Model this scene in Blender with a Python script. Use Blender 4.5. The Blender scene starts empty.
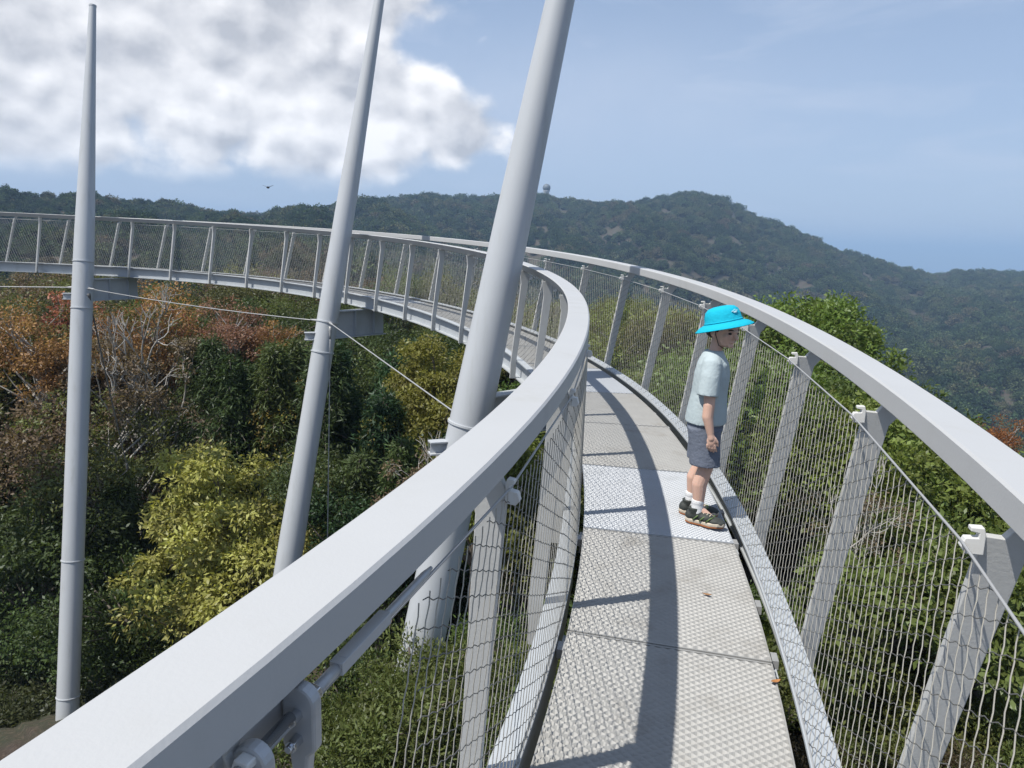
import bpy, bmesh, math, random
import numpy as np
from mathutils import Vector, Matrix
R = math.radians
rng = np.random.default_rng(7); random.seed(7)
sc = bpy.context.scene
col = sc.collection

# ------------------------------------------------------------ camera
F_PX, PITCH, ROLL, EYE = 762.9, -0.18453, 0.02997, 1.55
cam_d = bpy.data.cameras.new('camera'); cam = bpy.data.objects.new('camera', cam_d); col.objects.link(cam)
cam_d.sensor_width = 36; cam_d.lens = F_PX/1024*36; cam_d.clip_start = .02; cam_d.clip_end = 60000
_a = -PITCH
_fw = Vector((0, math.cos(_a), -math.sin(_a))); _u0 = Vector((0, math.sin(_a), math.cos(_a))); _x0 = Vector((1, 0, 0))
_rt = _x0*math.cos(ROLL) + _u0*math.sin(ROLL); _up = -_x0*math.sin(ROLL) + _u0*math.cos(ROLL)
cam.matrix_world = Matrix(((_rt.x, _up.x, -_fw.x, 0), (_rt.y, _up.y, -_fw.y, 0), (_rt.z, _up.z, -_fw.z, EYE), (0, 0, 0, 1)))
sc.camera = cam

def ray(px, py):                       # world direction seen at a pixel (used only to survey where things stand)
    U = (px-512)/F_PX; V = (384-py)/F_PX
    return _fw + _rt*U + _up*V
def at(px, py, Y):                     # the point at depth Y (metres north of the camera)
    r = ray(px, py); t = Y/r.y
    return Vector((r.x*t, Y, EYE+r.z*t))
def azel(px, py):
    r = ray(px, py); return math.atan2(r.x, r.y), math.atan2(r.z, math.hypot(r.x, r.y))

# ------------------------------------------------------------ sun and sky
SUN_AZ, SUN_EL = R(236), R(59)
sdir = Vector((math.sin(SUN_AZ)*math.cos(SUN_EL), math.cos(SUN_AZ)*math.cos(SUN_EL), math.sin(SUN_EL)))
sl = bpy.data.lights.new('sun', 'SUN'); sl.energy = 4.3; sl.angle = R(.53); sl.color = (1, .955, .88)
so = bpy.data.objects.new('sun', sl); col.objects.link(so); so.rotation_euler = sdir.to_track_quat('Z', 'Y').to_euler(); so.location = (0, 0, 60)
sc.view_settings.view_transform = 'Standard'; sc.view_settings.look = 'None'; sc.view_settings.gamma = 1
sc.view_settings.exposure = 0.38
sc.render.engine = 'CYCLES'
sc.cycles.max_bounces = 6; sc.cycles.diffuse_bounces = 3; sc.cycles.transparent_max_bounces = 8; sc.cycles.volume_bounces = 0

class NT:                              # terse node helper
    def __init__(s, t): s.t = t; s.n = t.nodes; s.l = t.links
    def new(s, typ, **k):
        n = s.n.new(typ)
        for a, b in k.items(): setattr(n, a, b)
        return n
    def put(s, sock, v):
        if isinstance(v, bpy.types.NodeSocket): s.l.new(v, sock)
        elif v is not None: sock.default_value = v
    def m(s, op, a, b=None, c=None, clamp=False):
        n = s.new('ShaderNodeMath', operation=op, use_clamp=clamp)
        s.put(n.inputs[0], a); s.put(n.inputs[1], b); s.put(n.inputs[2], c)
        return n.outputs[0]
    def vm(s, op, a, b=None):
        n = s.new('ShaderNodeVectorMath', operation=op); s.put(n.inputs[0], a); s.put(n.inputs[1], b); return n
    def sstep(s, v, a, b):
        n = s.new('ShaderNodeMapRange', interpolation_type='SMOOTHSTEP'); s.put(n.inputs['Value'], v)
        n.inputs['From Min'].default_value = a; n.inputs['From Max'].default_value = b; return n.outputs[0]
    def noise(s, vec, scale, det=4, rough=.55, dist=0):
        n = s.new('ShaderNodeTexNoise'); s.put(n.inputs['Vector'], vec)
        n.inputs['Scale'].default_value = scale; n.inputs['Detail'].default_value = det
        n.inputs['Roughness'].default_value = rough; n.inputs['Distortion'].default_value = dist
        return n.outputs['Fac']
    def mix(s, f, a, b, mode='MIX'):
        n = s.new('ShaderNodeMix', data_type='RGBA', blend_type=mode); s.put(n.inputs[0], f)
        s.put(n.inputs[6], a); s.put(n.inputs[7], b); return n.outputs[2]
def rgb(*c): return (*c, 1)

w = bpy.data.worlds.new('World'); sc.world = w; w.use_nodes = True
N = NT(w.node_tree); N.n.clear()
sky = N.new('ShaderNodeTexSky', sky_type='NISHITA'); sky.sun_disc = False; sky.sun_elevation = SUN_EL; sky.sun_rotation = SUN_AZ
sky.altitude = 700; sky.air_density = 1.0; sky.dust_density = 1.2; sky.ozone_density = 1.0
bg = N.new('ShaderNodeBackground'); bg.inputs[1].default_value = .095
N.l.new(sky.outputs[0], bg.inputs[0])
tc = N.new('ShaderNodeTexCoord'); sep = N.new('ShaderNodeSeparateXYZ'); N.l.new(tc.outputs['Generated'], sep.inputs[0])
az = N.m('ARCTAN2', sep.outputs[0], sep.outputs[1]); el = N.m('ARCSINE', sep.outputs[2])
cmb = N.new('ShaderNodeCombineXYZ'); N.put(cmb.inputs[0], az); N.put(cmb.inputs[1], N.m('MULTIPLY', el, 1.25))
P = cmb.outputs[0]
# cumulus bank to the north-west, given as directions in the sky (azimuth, elevation, radii)
blobs = [(-60, 20, 300, 190), (60, 90, 150, 110), (180, 70, 170, 130), (300, 90, 150, 120), (390, 110, 95, 80), (455, 135, 70, 45), (250, 20, 190, 90), (330, -10, 150, 80), (150, -20, 200, 90)]
msum = None
for (bx, by, rx, ry) in blobs:
    ba, be = azel(bx, by)
    du = N.m('DIVIDE', N.m('SUBTRACT', az, ba), rx/F_PX); dv = N.m('DIVIDE', N.m('SUBTRACT', el, be), ry/F_PX)
    d2 = N.m('ADD', N.m('MULTIPLY', du, du), N.m('MULTIPLY', dv, dv))
    f = N.m('EXPONENT', N.m('MULTIPLY', d2, -1.1))
    msum = f if msum is None else N.m('MAXIMUM', msum, f)
n1 = N.noise(P, 8.5, 12, .56, .1)
n2 = N.noise(P, 3.2, 3, .5)
def puff(vec, scale):
    v = N.new('ShaderNodeTexVoronoi', feature='SMOOTH_F1'); v.voronoi_dimensions = '2D'; N.put(v.inputs['Vector'], vec); v.inputs['Scale'].default_value = scale; v.inputs['Smoothness'].default_value = .35
    return N.m('SUBTRACT', 1, N.m('MULTIPLY', v.outputs['Distance'], 1.25))
def warp(vec):
    nz_ = N.new('ShaderNodeTexNoise'); N.put(nz_.inputs['Vector'], vec); nz_.inputs['Scale'].default_value = 14; nz_.inputs['Detail'].default_value = 5
    s_ = N.vm('SCALE', N.vm('SUBTRACT', nz_.outputs['Color'], (.5, .5, .5)).outputs[0]); s_.inputs['Scale'].default_value = .075
    return N.vm('ADD', vec, s_.outputs[0]).outputs[0]
def billow(vec):
    wv = warp(vec)
    return N.m('ADD', N.m('ADD', N.m('MULTIPLY', puff(wv, 9), .50), N.m('MULTIPLY', puff(wv, 21), .28)), N.m('MULTIPLY', N.noise(vec, 26, 8, .6), .30))
bl = billow(P)
dens = N.m('ADD', msum, N.m('MULTIPLY', N.m('SUBTRACT', n1, .5), .5))
dens = N.m('ADD', dens, N.m('MULTIPLY', N.m('SUBTRACT', bl, .62), .8))
dens = N.m('ADD', dens, N.m('MULTIPLY', N.m('SUBTRACT', n2, .5), .35))
_, ebase = azel(200, 176)
base = N.sstep(N.m('ADD', el, N.m('MULTIPLY', N.m('SUBTRACT', n1, .5), .05)), ebase-.012, ebase+.022)
calpha = N.m('MULTIPLY', N.sstep(dens, .34, .62), base)
off = N.vm('ADD', P, (-.010, .022, 0)).outputs[0]
n1b = billow(off)
relief = N.m('SUBTRACT', bl, n1b)
lit = N.m('ADD', .60, N.m('MULTIPLY', relief, 2.0))
n3 = N.noise(P, 4.3, 2, .5)
lit = N.m('SUBTRACT', lit, N.m('MULTIPLY', N.sstep(dens, .60, 1.25), .28))
lit = N.m('ADD', lit, N.m('MULTIPLY', N.m('SUBTRACT', n3, .5), 1.3), clamp=True)
ccol = N.mix(lit, rgb(.43, .45, .50), rgb(.88, .88, .90))
# thin high cloud veils
mp = N.new('ShaderNodeMapping'); N.put(mp.inputs['Vector'], P); mp.inputs['Scale'].default_value = (1.6, 6.5, 1); mp.inputs['Rotation'].default_value = (0, 0, R(-8))
n4 = N.noise(mp.outputs[0], 2.3, 6, .55, .6)
veil = N.m('MULTIPLY', N.sstep(n4, .42, .75), .55)
veil = N.m('MULTIPLY', veil, N.sstep(el, -.02, .08))
ba, be = azel(560, 105); du = N.m('DIVIDE', N.m('SUBTRACT', az, ba), 230/F_PX); dv = N.m('DIVIDE', N.m('SUBTRACT', el, be), 62/F_PX)
thin = N.m('EXPONENT', N.m('MULTIPLY', N.m('ADD', N.m('MULTIPLY', du, du), N.m('MULTIPLY', dv, dv)), -1.2))
veil = N.m('MAXIMUM', veil, N.m('MULTIPLY', thin, N.m('ADD', .15, N.m('MULTIPLY', n1, .75))))
# pale air low over the horizon and general brightening of this hazy sky
hz = N.m('ADD', .46, N.m('MULTIPLY', N.m('SUBTRACT', 1, N.sstep(el, -.05, .40)), .37))
bgh = N.new('ShaderNodeBackground'); bgh.inputs[0].default_value = rgb(.345, .44, .62); bgh.inputs[1].default_value = 1
bgv = N.new('ShaderNodeBackground'); bgv.inputs[0].default_value = rgb(.46, .53, .66); bgv.inputs[1].default_value = 1
bgc = N.new('ShaderNodeBackground'); N.put(bgc.inputs[0], ccol); bgc.inputs[1].default_value = 1
def mixs(f, a, b):
    n = N.new('ShaderNodeMixShader'); N.put(n.inputs[0], f); N.l.new(a, n.inputs[1]); N.l.new(b, n.inputs[2]); return n.outputs[0]
s1 = mixs(hz, bg.outputs[0], bgh.outputs[0]); s2 = mixs(veil, s1, bgv.outputs[0]); s3 = mixs(calpha, s2, bgc.outputs[0])
wo = N.new('ShaderNodeOutputWorld'); N.l.new(s3, wo.inputs[0])

# ------------------------------------------------------------ helpers
def tag(o, label=None, cat=None, group=None, kind=None):
    if label: o['label'] = label
    if cat: o['category'] = cat
    if group: o['group'] = group
    if kind: o['kind'] = kind
    return o
def empty(name, loc=(0, 0, 0), rz=0, label=None, cat=None, group=None):
    o = bpy.data.objects.new(name, None); col.objects.link(o); o.location = loc; o.rotation_euler = (0, 0, rz); o.empty_display_size = .2
    return tag(o, label, cat, group)
def link(name, me, parent=None, world=True):
    o = bpy.data.objects.new(name, me); col.objects.link(o)
    if parent is not None:
        o.parent = parent
        if world: o.matrix_parent_inverse = (Matrix.Translation(parent.location) @ parent.rotation_euler.to_matrix().to_4x4()).inverted()
    return o
class MB:
    def __init__(s): s.v = []; s.f = []; s.mi = []; s.cm = 0
    def add(s, vs, fs):
        b = len(s.v); s.v += [tuple(q) for q in vs]; s.f += [tuple(i+b for i in f) for f in fs]; s.mi += [s.cm]*len(fs)
    def box(s, c, ax, ay, az_):       # centre and three half-axis vectors
        c = Vector(c); vs = []
        for i in (-1, 1):
            for j in (-1, 1):
                for k in (-1, 1): vs.append(c+ax*i+ay*j+az_*k)
        s.add(vs, [(0, 1, 3, 2), (4, 6, 7, 5), (0, 4, 5, 1), (2, 3, 7, 6), (0, 2, 6, 4), (1, 5, 7, 3)])
    def prism(s, prof, d):            # closed 3D profile pushed along the vector d
        n = len(prof); vs = [Vector(q)-d/2 for q in prof]+[Vector(q)+d/2 for q in prof]
        s.add(vs, [tuple(range(n))[::-1], tuple(range(n, 2*n))]+[(i, (i+1) % n, n+(i+1) % n, n+i) for i in range(n)])
    def tube(s, pts, r, n=8, caps=True):
        pts = [Vector(q) for q in pts]; rs = r if hasattr(r, '__len__') else [r]*len(pts)
        vs = []; prev = None
        for i, q in enumerate(pts):
            t = (pts[min(i+1, len(pts)-1)]-pts[max(i-1, 0)]).normalized()
            if prev is None:
                a = t.orthogonal().normalized()
            else:
                a = (prev-t*prev.dot(t)); a = a.normalized() if a.length > 1e-6 else t.orthogonal().normalized()
            prev = a; b = t.cross(a)
            for k in range(n):
                th = 2*math.pi*k/n; vs.append(q+(a*math.cos(th)+b*math.sin(th))*rs[i])
        fs = [(i*n+k, i*n+(k+1) % n, (i+1)*n+(k+1) % n, (i+1)*n+k) for i in range(len(pts)-1) for k in range(n)]
        if caps: fs += [tuple(range(n))[::-1], tuple((len(pts)-1)*n+k for k in range(n))]
        s.add(vs, fs)
    def sweep(s, secs, closed=True, caps=True):   # list of equal-length cross-sections
        n = len(secs[0]); vs = [q for sec in secs for q in sec]
        fs = [(i*n+k, (i+1)*n+k, (i+1)*n+(k+1) % n, i*n+(k+1) % n) for i in range(len(secs)-1) for k in range(n if closed else n-1)]
        if caps and closed: fs += [tuple(range(n)), tuple((len(secs)-1)*n+k for k in range(n))[::-1]]
        s.add(vs, fs)
    def build(s, name, mat, parent=None, smooth=False, bevel=0):
        me = bpy.data.meshes.new(name); me.from_pydata(s.v, [], s.f); me.validate(); me.update()
        for mm in (mat if isinstance(mat, (list, tuple)) else [mat]): me.materials.append(mm)
        if len(me.materials) > 1 and len(me.polygons) == len(s.mi): me.polygons.foreach_set('material_index', s.mi)
        if smooth: me.polygons.foreach_set('use_smooth', [True]*len(me.polygons))
        o = link(name, me, parent)
        if bevel:
            m = o.modifiers.new('bevel', 'BEVEL'); m.width = bevel; m.segments = 2; m.limit_method = 'ANGLE'; m.angle_limit = R(40)
            m.harden_normals = False
        return o
def np_mesh(name, V, Fq, mat, smooth=False, attr=None):
    me = bpy.data.meshes.new(name); k = Fq.shape[1]
    me.vertices.add(len(V)); me.vertices.foreach_set('co', np.ascontiguousarray(V, np.float32).ravel())
    me.loops.add(Fq.size); me.loops.foreach_set('vertex_index', Fq.astype(np.int32).ravel())
    me.polygons.add(len(Fq)); me.polygons.foreach_set('loop_start', np.arange(0, Fq.size, k, dtype=np.int32))
    me.polygons.foreach_set('loop_total', np.full(len(Fq), k, np.int32))
    if smooth: me.polygons.foreach_set('use_smooth', np.ones(len(Fq), bool))
    if attr is not None:
        a = me.attributes.new('tone', 'FLOAT', 'POINT'); a.data.foreach_set('value', attr.astype(np.float32))
    me.update(); me.validate()
    if mat: me.materials.append(mat)
    return me

# ------------------------------------------------------------ materials
def mat(name, base, rough=.5, metal=0, spec=.5, var=0, vscale=3, bump=0, bscale=60, dirt=None, dscale=5, damt=.5, zs=.35):
    m = bpy.data.materials.new(name); m.use_nodes = True; n = NT(m.node_tree); b = n.n['Principled BSDF']
    b.inputs['Roughness'].default_value = rough; b.inputs['Metallic'].default_value = metal; b.inputs['Specular IOR Level'].default_value = spec
    g = n.new('ShaderNodeTexCoord').outputs['Object']; c = rgb(*base)
    if var:
        f = n.noise(g, vscale, 5, .6); k = n.m('ADD', 1-var, n.m('MULTIPLY', f, 2*var)); hs = n.new('ShaderNodeHueSaturation')
        hs.inputs['Color'].default_value = c; n.put(hs.inputs['Value'], k); c = hs.outputs[0]
    if dirt:
        mp_ = n.new('ShaderNodeMapping'); n.put(mp_.inputs[0], g); mp_.inputs['Scale'].default_value = (1, 1, zs)
        f = n.sstep(n.noise(mp_.outputs[0], dscale, 7, .68), .50, .78); c = n.mix(n.m('MULTIPLY', f, damt), c, rgb(*dirt))
        n.put(b.inputs['Roughness'], n.m('ADD', rough, n.m('MULTIPLY', f, .2)))
    n.put(b.inputs['Base Color'], c)
    if bump:
        bp = n.new('ShaderNodeBump'); bp.inputs['Strength'].default_value = bump; bp.inputs['Distance'].default_value = .01
        n.put(bp.inputs['Height'], n.noise(g, bscale, 3)); n.put(b.inputs['Normal'], bp.outputs[0])
    return m
M = {}
M['rail'] = mat('pale_grey_paint', (.43, .435, .435), .5, spec=.35, var=.05, vscale=2.5, bump=.05, bscale=140, dirt=(.36, .36, .345), dscale=3, damt=.45)
M['post'] = mat('weathered_grey_steel', (.50, .505, .495), .5, var=.10, vscale=6, bump=.08, bscale=120, dirt=(.30, .30, .27), dscale=9, damt=.5)
M['beam'] = mat('galvanised_beam', (.40, .425, .445), .5, var=.12, vscale=5, bump=.08, bscale=90, dirt=(.27, .28, .27), dscale=7, damt=.5)
M['mast'] = mat('mast_paint', (.44, .46, .48), .42, var=.05, vscale=1.5, bump=.03, bscale=60, dirt=(.31, .32, .31), dscale=7, damt=.5, zs=.07)
M['dark_steel'] = mat('shaded_steel', (.20, .225, .25), .5, var=.1)
M['grate'] = mat('galvanised_expanded_metal', (.305, .302, .288), .5, metal=.0, var=.12, vscale=9, dirt=(.20, .18, .15), dscale=4, damt=.6)
M['grate_fine'] = mat('pale_galvanised_grating', (.35, .372, .40), .45, var=.08, vscale=9, dirt=(.4, .4, .38), dscale=6, damt=.4)
M['under'] = mat('grating_underlay', (.20, .195, .185), .7, var=.2, vscale=20)
M['wire'] = mat('stainless_wire', (.44, .42, .37), .45, metal=.25, var=.15, vscale=8)
M['wire_dark'] = mat('dull_wire', (.13, .13, .125), .6, metal=.2)
M['chrome'] = mat('polished_stainless', (.62, .64, .67), .18, metal=1)
M['cast'] = mat('cast_clamp_steel', (.42, .43, .44), .45, metal=.3, var=.15, vscale=30)
M['white_claw'] = mat('white_claw_paint', (.62, .62, .60), .45, var=.1, vscale=30, dirt=(.42, .3, .2), dscale=30, damt=.4)
M['cable'] = mat('steel_cable', (.36, .365, .365), .5, metal=.2)
M['rust'] = mat('rust', (.22, .08, .03), .8, var=.3, vscale=60)

def foliage(name, transl=.35, tone_amt=.55):
    # leaf colour comes from the object's own colour; varies leaf to leaf with the stored tone
    m = bpy.data.materials.new(name); m.use_nodes = True; n = NT(m.node_tree); n.n.clear()
    oi = n.new('ShaderNodeObjectInfo'); at_ = n.new('ShaderNodeAttribute', attribute_name='tone')
    t = at_.outputs['Fac']
    hs = n.new('ShaderNodeHueSaturation'); n.put(hs.inputs['Color'], oi.outputs['Color'])
    n.put(hs.inputs['Value'], n.m('ADD', 1-tone_amt, n.m('MULTIPLY', t, 2*tone_amt)))
    n.put(hs.inputs['Hue'], n.m('ADD', .485, n.m('MULTIPLY', t, .03)))
    d = n.new('ShaderNodeBsdfDiffuse'); n.put(d.inputs[0], hs.outputs[0])
    tr = n.new('ShaderNodeBsdfTranslucent')
    n.put(tr.inputs[0], n.mix(1, hs.outputs[0], rgb(1.0, 1.0, .55), 'MULTIPLY'))
    mx = n.new('ShaderNodeMixShader'); mx.inputs[0].default_value = transl; n.l.new(d.outputs[0], mx.inputs[1]); n.l.new(tr.outputs[0], mx.inputs[2])
    gl = n.new('ShaderNodeBsdfGlossy'); gl.inputs['Roughness'].default_value = .45; gl.inputs[0].default_value = rgb(.8, .85, .9)
    m2 = n.new('ShaderNodeMixShader'); m2.inputs[0].default_value = .02; n.l.new(mx.outputs[0], m2.inputs[1]); n.l.new(gl.outputs[0], m2.inputs[2])
    o = n.new('ShaderNodeOutputMaterial'); n.l.new(m2.outputs[0], o.inputs[0]); return m
M['leaf'] = foliage('leaf', .40, .55)
M['needle'] = foliage('needle', .25, .5)
M['bark'] = mat('bark', (.17, .145, .12), .9, var=.3, vscale=12, bump=.5, bscale=30)
M['bark_pale'] = mat('pale_bark', (.36, .34, .31), .9, var=.25, vscale=12, bump=.4, bscale=30)

# ------------------------------------------------------------ walkway axis (plan curve, slope, cross-fall)
KN = [-3, 0, 2, 4, 6, 8, 10, 13, 17, 22, 28, 35, 45, 80]
KV = [.08602, .0867, .07028, .06103, .09418, .09234, .07381, .07741, .10454, .11067, .10101, .09553, .09309, .09309]
GK = [-3, 8, 20, 45, 52]; GV = [.00588, .05097, .02152, -.03006, 0]
DS = .05; S0, S1 = -8.0, 54.0
Sg = np.arange(S0, S1+DS, DS)
_th = np.cumsum(np.interp(Sg, KN, KV))*DS; i0 = int(np.argmin(abs(Sg))); _th = _th-_th[i0]-.38832
_g = np.interp(Sg, GK, GV)
Xc = np.cumsum(-np.sin(_th))*DS; Yc = np.cumsum(np.cos(_th))*DS; Zc = np.cumsum(_g)*DS
Xc += -.07999-Xc[i0]; Yc -= Yc[i0]; Zc -= Zc[i0]
BANK = -.04134
def fr(s):
    x, y, z, th = (np.interp(s, Sg, q) for q in (Xc, Yc, Zc, _th))
    return Vector((x, y, z)), Vector((-math.sin(th), math.cos(th), 0)), Vector((math.cos(th), math.sin(th), 0))
def W(s, off, h):
    c, t, n = fr(s); return c+n*off+Vector((0, 0, h+off*BANK))
UP = Vector((0, 0, 1))
POSTS = [round(.65+1.05*k, 3) for k in range(-7, 50)]
POSTS = [s for s in POSTS if S0+.3 < s < S1-.3]

# ------------------------------------------------------------ terrain
SKY_T = [(-400, 175), (-200, 176), (0, 180), (50, 183), (100, 189), (150, 191), (200, 200), (240, 208), (285, 215), (300, 215), (335, 209), (380, 198), (430, 194),
         (500, 195), (540, 192), (600, 202), (640, 198), (690, 190), (720, 195), (760, 215), (800, 231), (850, 249), (900, 265), (930, 271), (975, 269), (1024, 271), (1200, 285), (1500, 300)]
_sa = np.array([azel(a, b)[0] for a, b in SKY_T]); _se = np.array([azel(a, b)[1] for a, b in SKY_T])
_rx = [azel(a, 240)[0] for a in (-400, 0, 280, 340, 700, 900, 960, 1500)]; _rr = [430, 400, 520, 760, 820, 860, 1000, 1000]
def ridge(a): return np.interp(a, _rx, _rr)
CX, CY = 1.5, 5.0
def near_ground(x, y):
    d = np.hypot(x-CX, y-CY); side = np.clip((x-1)/6, 0, 1)
    return -4.1-np.where(x < 1, .40, .30)*np.maximum(0, d-3.0)*1.0 + .35*np.sin(x*.6+1)*np.cos(y*.5)*np.clip(d/6, 0, 1)
def ground(x, y):
    x = np.asarray(x, float); y = np.asarray(y, float)
    r = np.hypot(x, y)+1e-6; a = np.arctan2(x, y); rr = ridge(a)
    el_ = np.interp(a, _sa, _se); back = np.abs(a) > 1.3
    hr_ = EYE+rr*np.tan(el_)-7.6; hr_ = np.where(np.abs(a) > 1.25, -10, hr_)
    right = np.clip((a+.25)/.5, 0, 1)
    z60 = -13-12*right; z110 = -12-30*right; z200 = -8-50*right; z330 = -2-62*right
    t = r
    # piecewise profile outwards: near slope, valley, ridge, then down to the sea
    out = np.zeros_like(t)
    k = [0, 60, 110, 200, 330]
    zs = [None, z60, z110, z200, z330]
    def ss(q): q = np.clip(q, 0, 1); return q*q*(3-2*q)
    far = np.where(t < 60, z60, np.where(t < 110, z60+(z110-z60)*(t-60)/50, np.where(t < 200, z110+(z200-z110)*(t-110)/90,
          np.where(t < 330, z200+(z330-z200)*(t-200)/130, z330))))
    q = np.clip((t-330)/np.maximum(rr-330, 60), 0, 1)
    far = np.where(t > 330, z330+(hr_-z330)*(.35*q+.65*q*q*(3-2*q))/1.0, far)
    bey = np.clip((t-rr)/1500, 0, 1)
    far = np.where(t > rr, hr_+(-640-hr_)*bey**.9, far)
    # spurs and gullies on the hillsides
    sp = np.sin(a*23+np.sin(t*.011)*1.5)*np.cos(t*.013+a*7)+.6*np.sin(a*51+t*.02)
    far = far+sp*np.interp(t, [60, 160, 500, 900, 2000], [0, 3, 9, 6, 0])*np.clip(1-q**3, 0, 1)
    nz = near_ground(x, y)
    b = ss((t-22)/38)
    return nz*(1-b)+far*b
def make_ground():
    rs = np.concatenate([np.linspace(0, 40, 60), np.geomspace(41, 2600, 260)]); na = 720
    aa = np.linspace(-math.pi, math.pi, na, endpoint=False)
    RR, AA = np.meshgrid(rs, aa, indexing='ij'); X = RR*np.sin(AA); Y = RR*np.cos(AA); Z = ground(X, Y)
    Z = Z+rng.normal(0, .05, Z.shape)*(RR < 60)
    Z[0] = Z[0].mean()
    V = np.stack([X, Y, Z], -1).reshape(-1, 3); i, j = np.meshgrid(np.arange(len(rs)-1), np.arange(na), indexing='ij')
    j2 = (j+1) % na; Fq = np.stack([i*na+j, i*na+j2, (i+1)*na+j2, (i+1)*na+j], -1).reshape(-1, 4)
    m = bpy.data.materials.new('forest_floor'); m.use_nodes = True; n = NT(m.node_tree); b = n.n['Principled BSDF']; b.inputs['Roughness'].default_value = .95
    g = n.new('ShaderNodeTexCoord').outputs['Object']
    f1 = n.noise(g, .35, 6, .6); f2 = n.noise(g, 9, 6, .7)
    c = n.mix(n.sstep(f1, .42, .6), rgb(.055, .040, .030), rgb(.036, .042, .020))
    c = n.mix(n.sstep(f2, .45, .75), c, rgb(.13, .095, .07)); n.put(b.inputs['Base Color'], c)
    bp = n.new('ShaderNodeBump'); bp.inputs['Strength'].default_value = .8; bp.inputs['Distance'].default_value = .1; n.put(bp.inputs['Height'], f2); n.put(b.inputs['Normal'], bp.outputs[0])
    o = link('ground', np_mesh('ground', V, Fq[:, ::-1], m, smooth=True)); tag(o, kind='structure', label='forest floor sloping down and away to the wooded hills')
make_ground()
mb = MB(); L = 22000
mb.add([(-L, -L, -640), (L, -L, -640), (L, L, -640), (-L, L, -640)], [(0, 1, 2, 3)])
msea = mat('sea_water', (.03, .07, .10), .25)
tag(mb.build('sea', msea), kind='structure', label='hazy sea far below beyond the hills')

# ------------------------------------------------------------ walkway
# outer/inner refer to nothing here: left = ring side (off < 0), right = outside (off > 0)
wk = empty('elevated_walkway', W(0, 0, 0), 0, 'curved grey steel treetop walkway with mesh sides that loops round over the trees', 'walkway')
def steps(a, b, d=.25): n = max(2, int(round((b-a)/d))+1); return list(np.linspace(a, b, n))
SS = steps(S0+.1, S1-.1, .2)
def rail(o0, o1, h1, dep, name='handrail'):
    mb = MB(); r = .006
    secs = []
    for s in SS:
        ci, co = (.036, 0) if o0 < 0 else (0, .036)      # the face turned away from the path leans in
        prof = [(o0+r, h1), (o1-r, h1), (o1, h1-r), (o1-co, h1-dep+r), (o1-co-r, h1-dep), (o0+ci+r, h1-dep), (o0+ci, h1-dep+r), (o0, h1-r)]
        secs.append([W(s, a, b) for a, b in prof])
    mb.sweep(secs); o = mb.build(name, M['rail'], wk)
    return o
rl_ = rail(-.577, -.4577, 1.040, .0736); rl_['label'] = 'handrail on the inside of the loop'
rr_ = rail(.5561, .6753, 1.094, .0736); rr_['label'] = 'handrail on the outside of the loop'
def channel(web, lip, h1, dep, name='edge_beam', foot=1.0):
    # C-channel: web at one side, flanges reaching to the lip
    mb = MB(); t = .012 if lip > web else -.012
    secs = [[W(s, a, b) for a, b in [(web, h1), (lip, h1), (lip, h1-.012), (web+t, h1-.012), (web+t, h1-dep+.012), (web+t+(lip-web-t)*foot, h1-dep+.012), (web+t+(lip-web-t)*foot, h1-dep), (web, h1-dep)]] for s in SS]
    mb.sweep(secs); return mb.build(name, M['beam'], wk)
HL, HR, DEP = .0367, .0312, .20
channel(-.472, -.545, HL, DEP); channel(.448, .358, HR, DEP, foot=.12)

# deck panels
def deck_panel(a, b, kind):
    o0, o1 = -.437, .322
    mb = MB(); g = .006
    if kind == 'plain':
        n = 4
        for i in range(n):
            u0 = a+g+(b-a-2*g)*i/n; u1 = a+g+(b-a-2*g)*(i+1)/n
        secs = [[W(s, o0, 0), W(s, o1, 0), W(s, o1, -.03), W(s, o0, -.03)] for s in steps(a+g, b-g, .26)]
        mb.sweep(secs); return mb.build('deck_panel', M['grate'], wk)
    # frame bars round the panel
    mb.cm = 0
    for (p, q) in ((o0, o0+.006), (o1-.006, o1)):
        mb.sweep([[W(s, p, .0), W(s, q, .0), W(s, q, -.03), W(s, p, -.03)] for s in steps(a+g, b-g, .26)])
    for s_ in (a+g, b-g-.006):
        mb.sweep([[W(s_, o, .0), W(s_+.006, o, .0), W(s_+.006, o, -.03), W(s_, o, -.03)] for o in steps(o0+.007, o1-.007, .2)])
    if kind in ('open', 'pale'):      # expanded metal: zigzag strands, every strand leaning
        pitch, cell = (.0155, .038) if kind == 'open' else (.014, .024)
        fine_ = a < 3.5; sub = 6 if fine_ else 2
        n = int((b-a-2*g-.01)/pitch); m = int(round((o1-o0-.012)/cell))*sub
        V = []; 
        for i in range(n):
            sc_ = a+g+.012+(i+.5)*(b-a-2*g-.024)/n
            row = []
            for j in range(m+1):
                o = o0+.006+(o1-o0-.012)*j/m
                z_ = math.cos(2*math.pi*(j/sub+.5*(i % 2)))
                sm = sc_+z_*pitch*.20
                row.append([W(sm-pitch*.36, o, -.008), W(sm+pitch*.27, o, .0015+.0006*z_)])
            base = len(mb.v)
            for (p, q) in row:
                dz = Vector((0, 0, -.004)); mb.v += [tuple(p), tuple(q), tuple(q+dz), tuple(p+dz)]
            for j in range(m):
                k = base+4*j
                mb.f += [(k, k+1, k+5, k+4), (k+1, k+2, k+6, k+5), (k+2, k+3, k+7, k+6), (k+3, k, k+4, k+7)]; mb.mi += [0]*4
    o = mb.build('deck_panel', M['grate' if kind == 'open' else 'grate_fine'], wk)
    if kind == 'pale': o['label'] = 'paler finer-meshed deck panel'
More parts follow.
